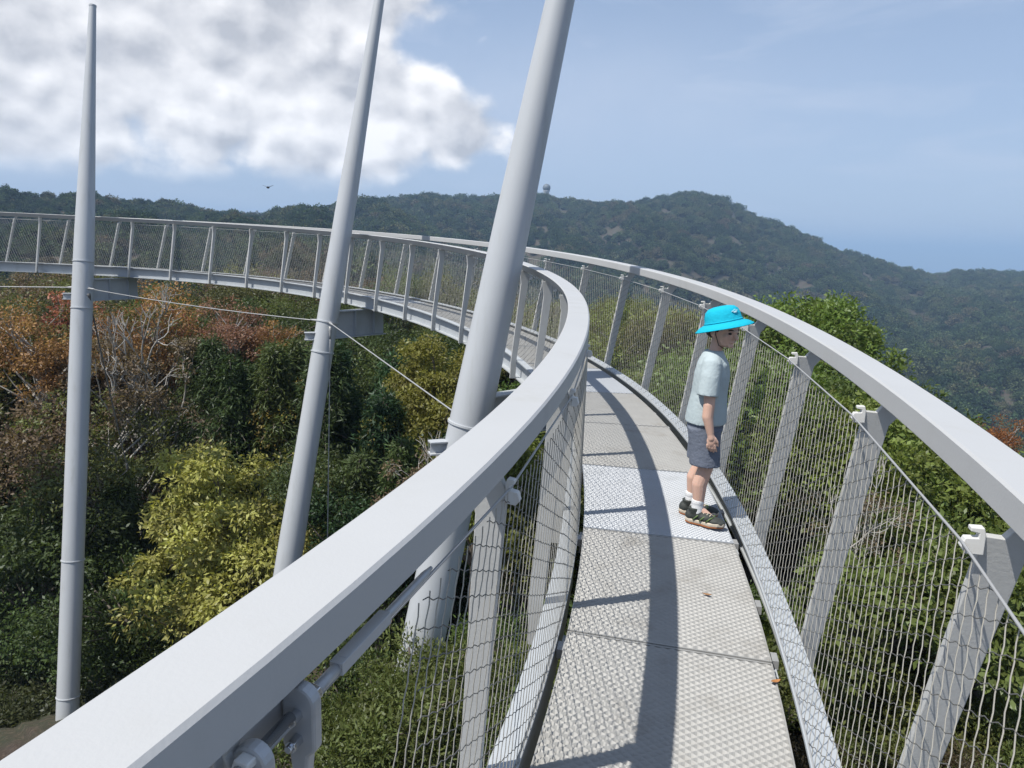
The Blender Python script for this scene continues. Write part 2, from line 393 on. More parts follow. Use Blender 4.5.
def deck_under(a, b):
    mb = MB(); g = .012
    mb.sweep([[W(s, -.42, -.020), W(s, .306, -.020), W(s, .306, -.023), W(s, -.42, -.023)] for s in steps(a+g, b-g, .26)])
    mb.build('backing_sheet', M['under'], wk)
for a, b in zip(POSTS[:-1], POSTS[1:]):
    if b < 0 or a > 17: deck_panel(a, b, 'plain'); continue
    kind = 'open'
    if 3.7 < a < 3.9 or 6.9 < a < 7.1 or 13.2 < a < 13.4: kind = 'pale'
    deck_panel(a, b, kind); deck_under(a, b)
# cross members and small seat angles in the gap beside the deck
for k, s in enumerate(POSTS):
    c, t, n = fr(s); mb = MB()
    mb.box(W(s, -.055, -.085), t*.03, (n+Vector((0, 0, BANK)))*.40, UP*.045)
    mb.build('cross_member', M['beam'], wk)
    if 0 < s < 10:
        for q, o in ((s+.09, .345), (s-.07, -.455), (s+.5, .344)):
            mb = MB(); mb.box(W(q, o+.001, -.045), t*.032, n*.012, UP*.018); mb.build('seat_angle', M['cast'], wk)

# posts: flat plates standing across the path, notched at the top where the net cable hooks on
def post(s, side):
    c, t, n = fr(s); mb = MB()
    if side > 0:
        pr = [(.453, -.165), (.523, -.165), (.532, .02), (.622, .93), (.668, 1.0), (.668, 1.019), (.606, 1.019), (.577, .975), (.540, .975), (.462, .02)]
    else:
        pr = [(-.548, -.16), (-.608, -.16), (-.608, .02), (-.548, .84), (-.568, .965), (-.470, .965), (-.482, .94), (-.472, .915), (-.472, .88), (-.551, .02)]
    lean = lambda h: (.21 if side > 0 else .12)*(1-min(max(h, -.2), 1))
    mb.prism([W(s+lean(b), a, b) for a, b in pr], t*.026)
    p = mb.build('post', M['post'], wk, bevel=.002)
    if not (-1.5 < s < 12): return p
    mb = MB()
    if side > 0: pr = [(a, b+.055) for a, b in [(.541, .880), (.541, .922), (.537, .938), (.512, .936), (.512, .927), (.528, .925), (.528, .915), (.504, .912), (.497, .892), (.508, .878)]]
    else: pr = [(-.470, .885), (-.470, .934), (-.466, .946), (-.448, .944), (-.448, .934), (-.458, .932), (-.458, .918), (-.440, .915), (-.434, .895), (-.444, .882)]
    mb.prism([W(s, a, b) for a, b in pr], t*.022)
    cl = mb.build('cable_claw', M['white_claw'], p, bevel=.002)
    cl.matrix_parent_inverse = (Matrix.Translation(wk.location)).inverted() if False else Matrix.Identity(4)
    cl.matrix_parent_inverse = p.matrix_world.inverted() if False else Matrix.Identity(4)
    return p
for s in POSTS:
    post(s, 1)
    post(s, -1)

# netting of each bay
def net_line(side, s, v):            # v 0 at the foot, 1 at the cable
    if side > 0: return W(s, .366+(.500-.366)*v, .030+(.957-.030)*v)
    return W(s, -.462+.003*v, .035+(.922-.035)*v)
def strand(Vl, Fl, pts, r):
    pts = np.asarray(pts, float); n = len(pts); t = np.empty_like(pts)
    t[1:-1] = pts[2:]-pts[:-2]; t[0] = pts[1]-pts[0]; t[-1] = pts[-1]-pts[-2]; t /= np.linalg.norm(t, axis=1)[:, None]
    ref = np.array([.3, .5, .81]); a = np.cross(t, ref); a /= np.linalg.norm(a, axis=1)[:, None]+1e-9; b = np.cross(t, a)
    V = np.stack([pts+r*(a*math.cos(k*2.0944)+b*math.sin(k*2.0944)) for k in range(3)], 1).reshape(-1, 3)
    base = sum(len(q) for q in Vl); i = np.arange(n-1)[:, None]*3; k = np.arange(3)[None, :]
    Fq = np.stack([i+k, i+(k+1) % 3, i+3+(k+1) % 3, i+3+k], -1).reshape(-1, 4)+base
    Vl.append(V); Fl.append(Fq)
def netpts(side, s, v):
    s = np.asarray(s, float); v = np.asarray(v, float)
    x, y, z, th = (np.interp(s, Sg, q) for q in (Xc, Yc, Zc, _th))
    off, h = (.366+(.500-.366)*v, .030+(.957-.030)*v) if side > 0 else (-.462+.003*v, .035+(.922-.035)*v)
    fs = np.interp(s, POSTS, np.arange(len(POSTS))) % 1.0
    h = h-.016*np.sin(np.pi*fs)*v
    return np.stack([x+np.cos(th)*off, y+np.sin(th)*off, z+h+off*BANK], -1)
SKEW, DROP, PITCH_N = .36, .50, .050
def net(a, b, side, sclip=-99):
    """square knotted mesh hung askew: one family runs down and back, the other down and forward"""
    near = a < 7; mid = a < 18; r_ = .00155; zz = .0030
    Vl, Fl = [], []; n = int(round((b-a)/PITCH_N)); m = 37 if near else 13 if mid else 6
    for i in range(n):
        s0_ = a+(b-a)*(i+.5)/n; v = np.linspace(0, 1, m); s_ = s0_-SKEW*(1-v)
        if s0_ < sclip: continue
        if near: s_ = s_+zz*np.where(np.arange(m) % 2, 1, -1)+rng.normal(0, .0008, m)
        strand(Vl, Fl, netpts(side, s_, v), r_)
    o = link('net_panel', np_mesh('net', np.concatenate(Vl), np.concatenate(Fl), M['wire']), wk)
    Vl, Fl = [], []; dv_ = .060/.93; k = DROP/.93
    j0 = int(math.floor(k*a/dv_))-1; j1 = int((1+k*b)/dv_)+2
    for j in range(j0, j1):
        # v = j*dv_-k*s ; inside the bay and between foot and cable
        lo = max(a, (j*dv_-1)/k, sclip); hi = min(b, j*dv_/k)
        if hi-lo < .02: continue
        q = max(3, int((hi-lo)/(.025 if near else .12))+2); s_ = np.linspace(lo, hi, q); v = np.clip(j*dv_-k*s_, 0, 1)
        if near: v = v+.0028*np.where(np.arange(q) % 2, 1, -1)+rng.normal(0, .0008, q)
        strand(Vl, Fl, netpts(side, s_, v), .00135)
    if Vl: link('net_weft', np_mesh('weft', np.concatenate(Vl), np.concatenate(Fl), M['wire_dark']), o).matrix_parent_inverse = Matrix.Identity(4)
for a, b in zip(POSTS[:-1], POSTS[1:]):
    if a < -2.6: continue
    net(a, b, 1)
    if a > .5: net(a, b, -1, 1.12)
for side in (1, -1):
    mb = MB(); pts = [net_line(side, s, 1) for s in POSTS if -2.6 < s]
    if side < 0: pts = [net_line(side, s, 1) for s in POSTS if .5 < s]
    mb.tube(pts, .0031, 8)
    mb.build('net_top_cable', M['cable'], wk, smooth=True)
    mb = MB(); mb.tube([net_line(side, s, 0) for s in SS if s > -2.6], .0035, 6); mb.build('net_foot_cable', M['cable'], wk, smooth=True)

# end fittings of the net cable on the near left post: fork, turnbuckle, clamps
p0 = net_line(-1, .65, 1); p1 = net_line(-1, 1.70, 1); dv = (p1-p0).normalized(); c_, t_, n_ = fr(.65)
UPn = dv.cross(n_).normalized(); UPn = UPn if UPn.z > 0 else -UPn
p0 = p0+UP*.012
fx = MB(); fx.box(p0+dv*.275+n_*.0085, dv*.075, n_*.0018, UPn*.0095); fx.box(p0+dv*.275-n_*.0085, dv*.075, n_*.0018, UPn*.0095)
fx.box(p0+dv*.207, dv*.008, n_*.0082, UPn*.0093); fx.box(p0+dv*.343, dv*.008, n_*.0082, UPn*.0093); fx.box(p0+dv*.275+UPn*.0085, dv*.060, n_*.0083, UPn*.0012)
tb = fx.build('turnbuckle', M['rail'], wk, bevel=.001)
fx = MB(); fx.tube([p0+dv*.14, p0+dv*.20], .0085, 14); fx.tube([p0+dv*.35, p0+dv*.36, p0+dv*.50, p0+dv*.53], [.008, .0072, .0068, .0035], 14)
fx.build('threaded_rod', M['cast'], wk, smooth=True)
fx = MB(); fx.tube([p0+dv*.132, p0+dv*.146], .0125, 6); fx.build('lock_nut', M['chrome'], wk, bevel=.001)
for dd, hh, lab in ((.115, .0, None), (.015, -.012, None)):
    q = p0+dv*dd+UP*hh; prof = []
    for a in np.linspace(0, math.pi, 11): prof.append(q+n_*(.024*math.cos(a))+UP*(.006+.024*math.sin(a)))
    prof += [q-n_*.024-UP*.055, q-n_*.014-UP*.064, q-n_*.010-UP*.10, q+n_*.010-UP*.10, q+n_*.014-UP*.064, q+n_*.024-UP*.055]
    fx = MB(); fx.prism(prof, dv*.020); cl_ = fx.build('cable_clamp', M['cast'], wk, bevel=.004)
    fx = MB()
    for zz_ in (-.006, -.040):
        e = q+UP*zz_; fx.tube([e-dv*.028, e-dv*.010], .0085, 6); fx.tube([e-dv*.034, e-dv*.026], .005, 10); fx.tube([e+dv*.010, e+dv*.022], .0085, 6)
    o = fx.build('clamp_bolt', M['chrome'], cl_, bevel=.0008); o.matrix_parent_inverse = Matrix.Identity(4)
fx = MB(); q = p0+dv*.115; fx.tube([q-UP*.09, q-UP*.14, q-UP*.145, q-UP*.34], [.012, .011, .007, .0065], 12); fx.build('clamp_rod', M['cast'], wk, smooth=True)
fx = MB(); fx.tube([p0+dv*.09, p0-dv*.30], .0075, 12); fx.build('threaded_rod', M['chrome'], wk, smooth=True)
fx = MB(); fx.box(p0+dv*.05-n_*.030-UP*.012, dv*.07, n_*.004, UP*.030); fx.build('anchor_plate', M['cast'], wk, bevel=.002)

# ------------------------------------------------------------ masts
def mast(samples, label, s_join, ringpx, box_px, Ydepth, extra_top=0):
    pts = []; rad = []
    for (px, py, Y, wpx) in samples:
        P_ = at(px, py, Y); zc = (P_-Vector((0, 0, EYE))).dot(_fw); pts.append(P_); rad.append(wpx/2*zc/F_PX)
    if extra_top:
        d = (pts[0]-pts[1]).normalized()
        # taper runs on above the picture
        n_ = 3
        for k in range(1, n_+1): pts.insert(0, pts[0]+d*extra_top/n_); rad.insert(0, max(.065, rad[0]-(rad[0]-.065)*k/n_))
    d = (pts[-1]-pts[-2]).normalized(); b = pts[-1]; k = 0
    while b.z > float(ground(b.x, b.y))-.4 and k < 80: b = b+d*.25; k += 1
    pts.append(b); rad.append(rad[-1])
    base = Vector((b.x, b.y, b.z)); root = empty('support_mast', base, 0, label, 'mast', 'leaning grey steel masts of the walkway')
    # resample smoothly
    P3 = np.array(pts); cum = np.concatenate([[0], np.cumsum(np.linalg.norm(np.diff(P3, axis=0), axis=1))]); uu = np.linspace(0, cum[-1], 26)
    # straight axis through the fitted points
    ctr = P3.mean(0); dd = np.linalg.svd(P3-ctr)[2][0]; dd = dd*np.sign(dd[2]); tt = (P3-ctr)@dd
    top_t, bot_t = tt.max(), tt.min(); tv = np.linspace(bot_t, top_t, 26); o_ = np.argsort(tt); rv = np.interp(tv, tt[o_], np.array(rad)[o_])
    ax = Vector(dd); C0 = Vector(ctr)
    mb = MB(); mb.tube([C0+ax*a for a in tv], list(rv), 48); mb.build('shaft', M['mast'], root, smooth=True).modifiers.new('e', 'EDGE_SPLIT').split_angle = R(50)
    mb = MB(); q = C0+ax*top_t; mb.tube([q+ax*.0, q+ax*.03], rv[-1]*1.08, 32); mb.build('top_cap', M['mast'], root)
    def axis_at(z): return C0+ax*((z-C0.z)/ax.z)
    def rad_at(z): return float(np.interp((z-C0.z)/ax.z, tv, rv))
    for (px, py) in ringpx:
        z = at(px, py, Ydepth).z; q = axis_at(z); r_ = rad_at(z)
        mb = MB(); mb.tube([q-ax*.012, q-ax*.010, q+ax*.010, q+ax*.012], [r_+.001, r_+.014, r_+.014, r_+.001], 48)
        mb.build('flange_ring', M['mast'], root)
    # walkway bearing beam: a deep I-section from the mast to under the deck
    c, t, n = fr(s_join); join = W(s_join, -.10, -.285); z0 = join.z
    q = axis_at(z0); h = Vector((join.x-q.x, join.y-q.y, 0)); ln = h.length; h.normalize(); sd = h.cross(UP)
    mb = MB(); mid = Vector((q.x, q.y, z0))+h*(ln/2); mb.cm = 0
    mb.box(mid-UP*.11, h*(ln/2), sd*.009, UP*.205); mb.box(mid+UP*.104, h*(ln/2+.1), sd*.075, UP*.008); mb.box(mid-UP*.324, h*(ln/2), sd*.075, UP*.008)
    for k in (.45, .8): mb.box(mid+h*ln*(k-.5)-UP*.11, h*.006, sd*.07, UP*.203)
    mb.build('bearing_beam', M['beam'], root)
    # stub bracket on the side away from the walkway
    mb = MB(); z = at(*box_px, Ydepth).z; q = axis_at(z); r_ = rad_at(z); v = (-_rt*.92-Vector((0, .35, 0))); v.z = 0; v.normalize(); s2 = v.cross(UP)
    q = q+v*(r_+.07); mb.box(q+UP*.055, v*.08, s2*.055, UP*.008); mb.box(q-UP*.055, v*.08, s2*.055, UP*.008); mb.box(q, v*.072, s2*.006, UP*.047)
    mb.build('stub_bracket', M['mast'], root, bevel=.002)
    return axis_at, rad_at
m3, r3 = mast([(560, 0, 7.10, 29), (511, 230, 7.0, 37), (488, 345, 6.95, 39), (475, 400, 6.92, 41), (424, 635, 6.85, 43)],
              'thickest and nearest leaning mast, rising behind the inner handrail', 8.0, [(465, 420)], (441, 440), 7.1, 3.2)
m2, r2 = mast([(379, 0, 12.8, 10), (350, 180, 12.35, 19), (337, 260, 12.2, 20.5), (307, 460, 11.9, 22), (293, 540, 11.75, 25)],
              'middle leaning mast with a thin vertical cable hanging from its collar', 14.0, [(323, 322), (322, 352)], (317, 336), 12.1, 1.6)
m1, r1 = mast([(92, 8, 16.4, 6.5), (85.5, 230, 15.4, 18.5), (82.3, 300, 15.3, 19.5), (67.8, 700, 13.8, 20.5)],
              'far left mast whose tapered top shows against the clouds', 20.9, [(84, 262), (82, 308), (76, 540), (69, 655), (68, 678)], (78, 296), 15.3)
def cable(name, pts, r, label, cat='cable', group=None, m='cable', sag=0):
    a, b = Vector(pts[0]), Vector(pts[-1]); root = None; n = 14
    P_ = [a.lerp(b, i/n)-UP*(sag*4*(i/n)*(1-i/n)) for i in range(n+1)]
    mb = MB(); mb.tube(P_, r, 8)
    for q, w_ in ((a, b-a), (b, a-b)):
        w_ = w_.normalized(); mb.tube([q, q+w_*.06, q+w_*.14, q+w_*.20], [r*2.6, r*2.6, r*2.0, r*1.2], 8)
    mb.v = [tuple(Vector(q)) for q in mb.v]
    o = mb.build(name, M[m], None, smooth=True); return tag(o, label, cat, group)
def side_pt(mf, rf, z, toward):
    q = mf(z); v = Vector((toward.x-q.x, toward.y-q.y, 0)).normalized(); return q+v*rf(z)
zc1, zc2, zc3 = at(84, 288, 15.3).z, at(325, 322, 12.1).z, at(463, 418, 7.1).z
q1, q2, q3 = m1(zc1), m2(zc2), m3(zc3)
cable('ring_cable', [side_pt(m1, r1, zc1, q2), side_pt(m2, r2, zc2, q1)], .008, 'steel cable stretched between the far left mast and the middle mast', group='ring cables between the masts', sag=.05)
cable('ring_cable', [side_pt(m2, r2, zc2, q3), side_pt(m3, r3, zc3, q2)], .008, 'steel cable sloping from the middle mast to the nearest mast', group='ring cables between the masts')
far_pt = at(-70, 286, 16.6)
cable('ring_cable', [side_pt(m1, r1, zc1, far_pt), at(-160, 285, 16.2)], .011, 'steel cable leaving the far left mast towards the left edge', group='ring cables between the masts')
a_ = side_pt(m2, r2, zc2-.06, q3)
cable('hanging_cable', [a_+Vector((.02, 0, 0)), Vector((a_.x-.16, a_.y, float(ground(a_.x, a_.y))))], .0085, 'thin pale cable hanging straight down beside the middle mast')
a_ = side_pt(m1, r1, zc1-.1, q2)
cable('stay_cable', [a_, at(128, 470, 16.4)], .014, 'dark slack stay slanting down from the collar of the far left mast', m='wire_dark', sag=.1)

# ------------------------------------------------------------ tree makers
def leaf_cloud(centres, radii, per, ll, lw, droop=.0, flat=.75, outward=0, tone_c=None, fold=True):
    """leaves round each clump centre; returns quads (V, F, tone)"""
    C = np.asarray(centres, float); nC = len(C); rad = np.broadcast_to(np.asarray(radii, float), (nC,))
    idx = np.repeat(np.arange(nC), per); n = len(idx)
    d = rng.normal(size=(n, 3)); d /= np.linalg.norm(d, axis=1)[:, None]
    rr = rng.random(n)**.45; pos = C[idx]+d*np.array([1, 1, flat])*(rr*rad[idx])[:, None]
    dirv = d*.8+rng.normal(size=(n, 3))*.6; dirv[:, 2] -= droop; dirv /= np.linalg.norm(dirv, axis=1)[:, None]
    nrm = rng.normal(size=(n, 3))*.55+d*.5; nrm[:, 2] += .55
    side = np.cross(dirv, nrm); side /= np.linalg.norm(side, axis=1)[:, None]+1e-9
    up = np.cross(side, dirv)
    sc_ = (.65+.7*rng.random(n))[:, None]; L_, W_ = ll*sc_, lw*sc_
    b = pos; tip = pos+dirv*L_; m1_ = pos+dirv*L_*.45+side*W_*.5+up*W_*.12; m2_ = pos+dirv*L_*.45-side*W_*.5+up*W_*.12
    V = np.stack([b, m1_, tip, m2_], 1).reshape(-1, 3); Fq = np.arange(n*4).reshape(n, 4)
    tc_ = rng.random(nC) if tone_c is None else np.asarray(tone_c)
    tone = np.clip(.5*tc_[idx]+.5*rng.random(n), 0, 1); return V, Fq, np.repeat(tone, 4)
def wood(limbs, r0_, mt, name='trunk', n=7):
    mb = MB()
    for pts, ra, rb in limbs:
        k = len(pts); mb.tube(pts, [ra+(rb-ra)*i/(k-1) for i in range(k)], n, caps=False)
    me = bpy.data.meshes.new(name); me.from_pydata(mb.v, [], mb.f); me.update(); me.materials.append(mt)
    me.polygons.foreach_set('use_smooth', [True]*len(me.polygons)); return me
def bend(a, b, k=5, amp=.1):
    a, b = Vector(a), Vector(b); l = (b-a).length; o = []
    j = Vector(rng.normal(size=3))*amp*l
    for i in range(k):
        t = i/(k-1); o.append(a.lerp(b, t)+j*math.sin(math.pi*t)+Vector((0, 0, -amp*l*.3*math.sin(math.pi*t))))
    return o
# every kind is modelled with its crown top at z = 0; the trunk runs down to the ground
def broad(R_=2.4, H_=3.6, nc=70, per=130, ll=.15, lw=.075, rc=.55, depth=16, seed=0, mt='bark', droop=.2, shell=.6, trunk_r=.14):
    global rng
    rng = np.random.default_rng(100+seed)
    cs = []; lob = [(rng.normal()*R_*.35, rng.normal()*R_*.35, -H_*(.25+.5*rng.random()), R_*(.45+.25*rng.random())) for _ in range(7)]
    lob.append((0, 0, -H_*.42, R_*.72))
    while len(cs) < nc:
        x, y, z, r = lob[rng.integers(len(lob))]; d = rng.normal(size=3); d /= np.linalg.norm(d)
        if d[2] < -.55: continue
        q = np.array([x, y, z])+d*r*(shell+(1-shell)*rng.random())*np.array([1, 1, H_/R_*.55])
        if q[2] > -rc*.4: q[2] = -rc*.4-rng.random()*.2
        cs.append(q)
    cs = np.array(cs); rads = rc*(.6+.7*rng.random(nc))
    V, Fq, tn = leaf_cloud(cs, rads, per, ll, lw, droop)
    limbs = []; top = Vector((0, 0, -H_*.45)); limbs.append((bend((0, 0, -depth), (0, 0, -H_*1.05), 6, .02), trunk_r*1.5, trunk_r)); limbs.append((bend((0, 0, -H_*1.05), top, 4, .05), trunk_r, trunk_r*.4))
    for k in range(0, nc, 2):
        c = Vector(cs[k]); z0 = max(c.z-1.2-rng.random(), -H_*1.1); st = Vector((0, 0, min(z0, -H_*.5))); limbs.append((bend(st, c, 5, .08), trunk_r*.35, .012))
    return np_mesh('crown', V, Fq, M['leaf'], attr=tn), wood(limbs, .1, M[mt])
def conifer(H_=7, R_=1.5, seed=0, depth=16):
    global rng
    rng = np.random.default_rng(300+seed); cs = []; rads = []; limbs = [(bend((0, 0, -depth), (0, 0, -.1), 9, .006), .17, .02)]
    z = -.2
    while z > -H_:
        k = 6; r = R_*(min(1, (-z/H_)*1.5+.12))*(.75+.4*rng.random())
        for i in range(k):
            a = rng.random()*6.28
            for q in (.35, .68, 1):
                cs.append((math.cos(a)*r*q, math.sin(a)*r*q, z-.28*r*q*q)); rads.append(.20+.16*rng.random())
            limbs.append(([Vector((0, 0, z+.15)), Vector((math.cos(a)*r*.5, math.sin(a)*r*.5, z)), Vector((math.cos(a)*r, math.sin(a)*r, z-.28*r))], .025, .008))
        z -= .30
    V, Fq, tn = leaf_cloud(np.array(cs), np.array(rads), 46, .17, .034, .5, 1.25)
    return np_mesh('crown', V, Fq, M['needle'], attr=tn), wood(limbs, .1, M['bark'], n=5)
def bare(H_=6, seed=0, depth=16, leaves=25):
    global rng
    rng = np.random.default_rng(500+seed); limbs = [(bend((0, 0, -depth), (.1, 0, -H_*.75), 6, .02), .12, .08)]; tips = []
    def grow(p, d, l, r, lev):
        q = p+d*l; limbs.append((bend(p, q, 4, .07), r, r*.6))
        if lev == 0: tips.append(q); return
        for _ in range(3):
            nd = (d+Vector(rng.normal(size=3))*.42+Vector((0, 0, .16))).normalized(); grow(q, nd, l*.68, r*.58, lev-1)
    for k in range(4): grow(Vector((.1, 0, -H_*(.75-.13*k))), Vector((rng.normal()*.5, rng.normal()*.5, 1)).normalized(), H_*.26, .055, 3)
    tips = [t for t in tips if t.z < .3]
    V, Fq, tn = leaf_cloud(np.array(tips), .32, leaves, .10, .05, .2)
    return np_mesh('crown', V, Fq, M['leaf'], attr=tn), wood(limbs, .1, M['bark_pale'], n=5)
KIND = {
 'yellow': broad(2.1, 3.6, 125, 230, .10, .044, .38, seed=1, droop=.35),
 'dark': broad(2.3, 4.2, 100, 190, .115, .055, .60, seed=2, droop=.1),
 'dark2': broad(2.0, 3.4, 85, 190, .10, .05, .56, seed=3, droop=.1),
 'round': broad(2.7, 3.4, 150, 140, .13, .065, .50, seed=4, droop=.0, shell=.75),
 'thin': broad(2.1, 3.6, 80, 100, .12, .055, .46, seed=5, mt='bark_pale', droop=.25),
 'thin2': broad(1.8, 3.8, 70, 95, .12, .055, .42, seed=6, mt='bark_pale', droop=.25),
 'conifer': conifer(7, 1.5, 1), 'conifer2': conifer(6, 1.25, 2),
 'bare': bare(6, 1), 'bare2': bare(5.4, 2, leaves=40),
 'shrub': broad(1.0, 1.3, 60, 170, .060, .022, .27, seed=7, depth=5, trunk_r=.03, droop=-.3),
 'shrub2': broad(.9, 1.1, 45, 150, .085, .040, .25, seed=8, depth=5, trunk_r=.03, droop=.1),
}
rng = np.random.default_rng(11)
def tree(kind, x, y, ztop, s, colour, label, name='tree', cat='tree', group=None, rz=None, sz=None):
    cm, tm = KIND[kind]; rz = rng.random()*6.28 if rz is None else rz
    root = bpy.data.objects.new(name, None); col.objects.link(root); gz = float(ground(x, y)); root.location = (x, y, gz); root.rotation_euler = (0, 0, rz); root.empty_display_size = .2
    tag(root, label, cat, group)
    t = bpy.data.objects.new('trunk', tm); col.objects.link(t); t.parent = root
    c = bpy.data.objects.new('crown', cm); col.objects.link(c); c.parent = root
    for o in (t, c): o.location = (0, 0, ztop-gz); o.scale = (s, s, (sz or s))
    j = 1+rng.normal()*.06; c.color = (colour[0]*j, colour[1]*j*(1+rng.normal()*.03), colour[2]*j, 1)
    return root
def ptree(kind, px, py, Y, s, colour, label, **k):
    q = at(px, py, Y); return tree(kind, q.x, q.y, q.z, s, colour, label, **k)
GD, GM, GL, YL = (.070, .096, .032), (.115, .145, .042), (.175, .200, .052), (.345, .325, .10)
OR, RD, BR, OL, GO = (.31, .17, .075), (.31, .12, .085), (.18, .13, .085), (.13, .135, .048), (.29, .22, .055)

# ------------------------------------------------------------ the boy
def ell(c, r, q=None, seg=20):
    b = bmesh.new(); bmesh.ops.create_uvsphere(b, u_segments=seg, v_segments=seg//2+2, radius=1)
    Q = q or Matrix.Identity(3); vs = [Vector(c)+Q @ Vector((v.co.x*r[0], v.co.y*r[1], v.co.z*r[2])) for v in b.verts]; fs = [tuple(v.index for v in f.verts) for f in b.faces]; b.free(); return vs, fs
def cap(m_, a, b, ra, rb, n=14):
    a, b = Vector(a), Vector(b); d = (b-a).normalized(); pts, rs = [], []
    for k in range(5): th = -math.pi/2+math.pi/2*k/4; pts.append(a+d*ra*math.sin(th)*.999); rs.append(max(ra*math.cos(th), 1e-4))
    for k in range(5): th = math.pi/2*k/4; pts.append(b+d*rb*math.sin(th)*.999); rs.append(max(rb*math.cos(th), 1e-4))
    m_.tube(pts, rs, n)
def loft(m_, rings, n=24):            # rings: (centre, rx, ry, yaw)
    m_.sweep([[Vector(c)+Vector((math.cos(t)*rx, math.sin(t)*ry, 0)) for t in np.linspace(0, 2*math.pi, n, endpoint=False)] for c, rx, ry in rings])
def fuse(name, m_, voxel, smooth_n, material, parent, disp=0):
    me = bpy.data.meshes.new(name); me.from_pydata(m_.v, [], m_.f); me.update(); o = bpy.data.objects.new(name, me); col.objects.link(o)
    r = o.modifiers.new('r', 'REMESH'); r.mode = 'VOXEL'; r.voxel_size = voxel; r.use_smooth_shade = True
    q = o.modifiers.new('s', 'SMOOTH'); q.iterations = smooth_n; q.factor = .5
    dg = bpy.context.evaluated_depsgraph_get(); dg.update(); ev = o.evaluated_get(dg); m2_ = bpy.data.meshes.new_from_object(ev); o.modifiers.clear(); o.data = m2_
    m2_.materials.clear(); m2_.materials.append(material); m2_.polygons.foreach_set('use_smooth', [True]*len(m2_.polygons)); bpy.data.meshes.remove(me)
    if parent is not None: o.parent = parent
    return o
skin = mat('skin', (.62, .40, .31), .5, var=.06, vscale=20); b_ = skin.node_tree.nodes['Principled BSDF']; b_.inputs['Subsurface Weight'].default_value = .08; b_.inputs['Subsurface Radius'].default_value = (.02, .008, .004)
m_shirt = mat('pale_aqua_cotton', (.40, .47, .49), .85, var=.06, vscale=14, bump=.5, bscale=35)
m_short = mat('slate_blue_cotton', (.13, .15, .195), .85, var=.12, vscale=16, bump=.6, bscale=40)
m_hat = mat('turquoise_hat_cloth', (.012, .40, .54), .9, spec=.15, var=.05, vscale=20, bump=.5, bscale=45)
m_hatlogo = mat('pale_hat_print', (.45, .72, .80), .7)
m_hair = mat('dark_hair', (.045, .028, .018), .7); m_dark = mat('dark_strap', (.02, .02, .022), .6)
m_shoe = mat('dark_shoe_mesh', (.035, .040, .036), .7, var=.4, vscale=40); m_sole = mat('cream_sole', (.55, .48, .38), .6); m_trim = mat('green_shoe_trim', (.10, .16, .05), .6); m_outs = mat('orange_outsole', (.38, .14, .05), .7)
m_sock = mat('white_sock', (.72, .72, .72), .9, bump=.3, bscale=150)
BOY = at(698, 521.5, 3.93)
yaw = R(-16)
gz = None
boy = MB()
hips = {}
lift = .004
for sd_, kx, ax_ in ((-1, .012, -.005), (1, -.012, -.045)):
    hip = (-.012, .058*sd_, .555); knee = (kx, .060*sd_, .305); ank = (ax_, .062*sd_, .085)
    cap(boy, hip, knee, .062, .040); cap(boy, knee, (ank[0]*.6+knee[0]*.4-.012, .060*sd_, .215), .038, .040); cap(boy, (ank[0]*.6+knee[0]*.4-.012, .060*sd_, .215), ank, .040, .026)
    cap(boy, ank, (ank[0]+.08, .064*sd_, .034), .024, .016); cap(boy, ank, (ank[0]-.015, .062*sd_, .045), .026, .022)
    sh = (-.004, .103*sd_, .855); elb = (-.018+.02*(sd_ < 0), .142*sd_, .665); wr = (.022, .146*sd_, .515)
    cap(boy, sh, elb, .038, .028); cap(boy, elb, (.0, .146*sd_, .60), .029, .028); cap(boy, (.0, .146*sd_, .60), wr, .028, .019)
    # hand: palm, four fingers of unequal length, thumb leaving the side near the base
    vs, fs = ell((.030, .147*sd_, .478), (.024, .012, .034)); boy.add(vs, fs); cap(boy, wr, (.028, .147*sd_, .490), .018, .018)
    for k, (fxo, fl) in enumerate(((.022, .036), (.007, .042), (-.008, .039), (-.022, .030))):
        b0_ = Vector((.030+fxo*.8, .148*sd_, .456)); k1 = b0_+Vector((fxo*.12+.003, -.003*sd_, -fl*.45)); k2 = k1+Vector((.004, -.008*sd_, -fl*.32)); k3 = k2+Vector((.003, -.010*sd_, -fl*.22))
        cap(boy, b0_, k1, .0068, .0062, 8); cap(boy, k1, k2, .0062, .0057, 8); cap(boy, k2, k3, .0056, .0048, 8)
    t0 = Vector((.046, .145*sd_, .492)); t1 = t0+Vector((.014, -.004*sd_, -.020)); t2 = t1+Vector((.004, -.006*sd_, -.020)); cap(boy, t0, t1, .0085, .0075, 8); cap(boy, t1, t2, .0072, .0058, 8)
loft(boy, [((-.012, 0, .52), .075, .105), ((-.012, 0, .58), .078, .110), ((-.004, 0, .68), .068, .096), ((0, 0, .78), .074, .110), ((0, 0, .85), .070, .118), ((-.004, 0, .895), .048, .075), ((-.002, 0, .915), .035, .045)])
cap(boy, (-.002, 0, .88), (.012, 0, .975), .034, .033)
hy = Matrix.Rotation(R(-36), 3, 'Z') @ Matrix.Rotation(R(10), 3, 'Y')
HC = Vector((.030, 0, 1.035))
def hd(x, y, z): return HC+hy @ Vector((x, y, z))
for c, r in (((-.004, 0, .018), (.084, .070, .080)), ((.022, 0, -.020), (.058, .056, .066)), ((.030, 0, -.055), (.044, .040, .030)), ((.076, 0, .010), (.012, .030, .010))):
    vs, fs = ell(hd(*c), r, hy); boy.add(vs, fs)
cap(boy, hd(.076, 0, .002), hd(.096, 0, -.020), .0075, .0105, 10)       # nose
vs, fs = ell(hd(.074, 0, -.046), (.012, .020, .006), hy); boy.add(vs, fs)   # lips
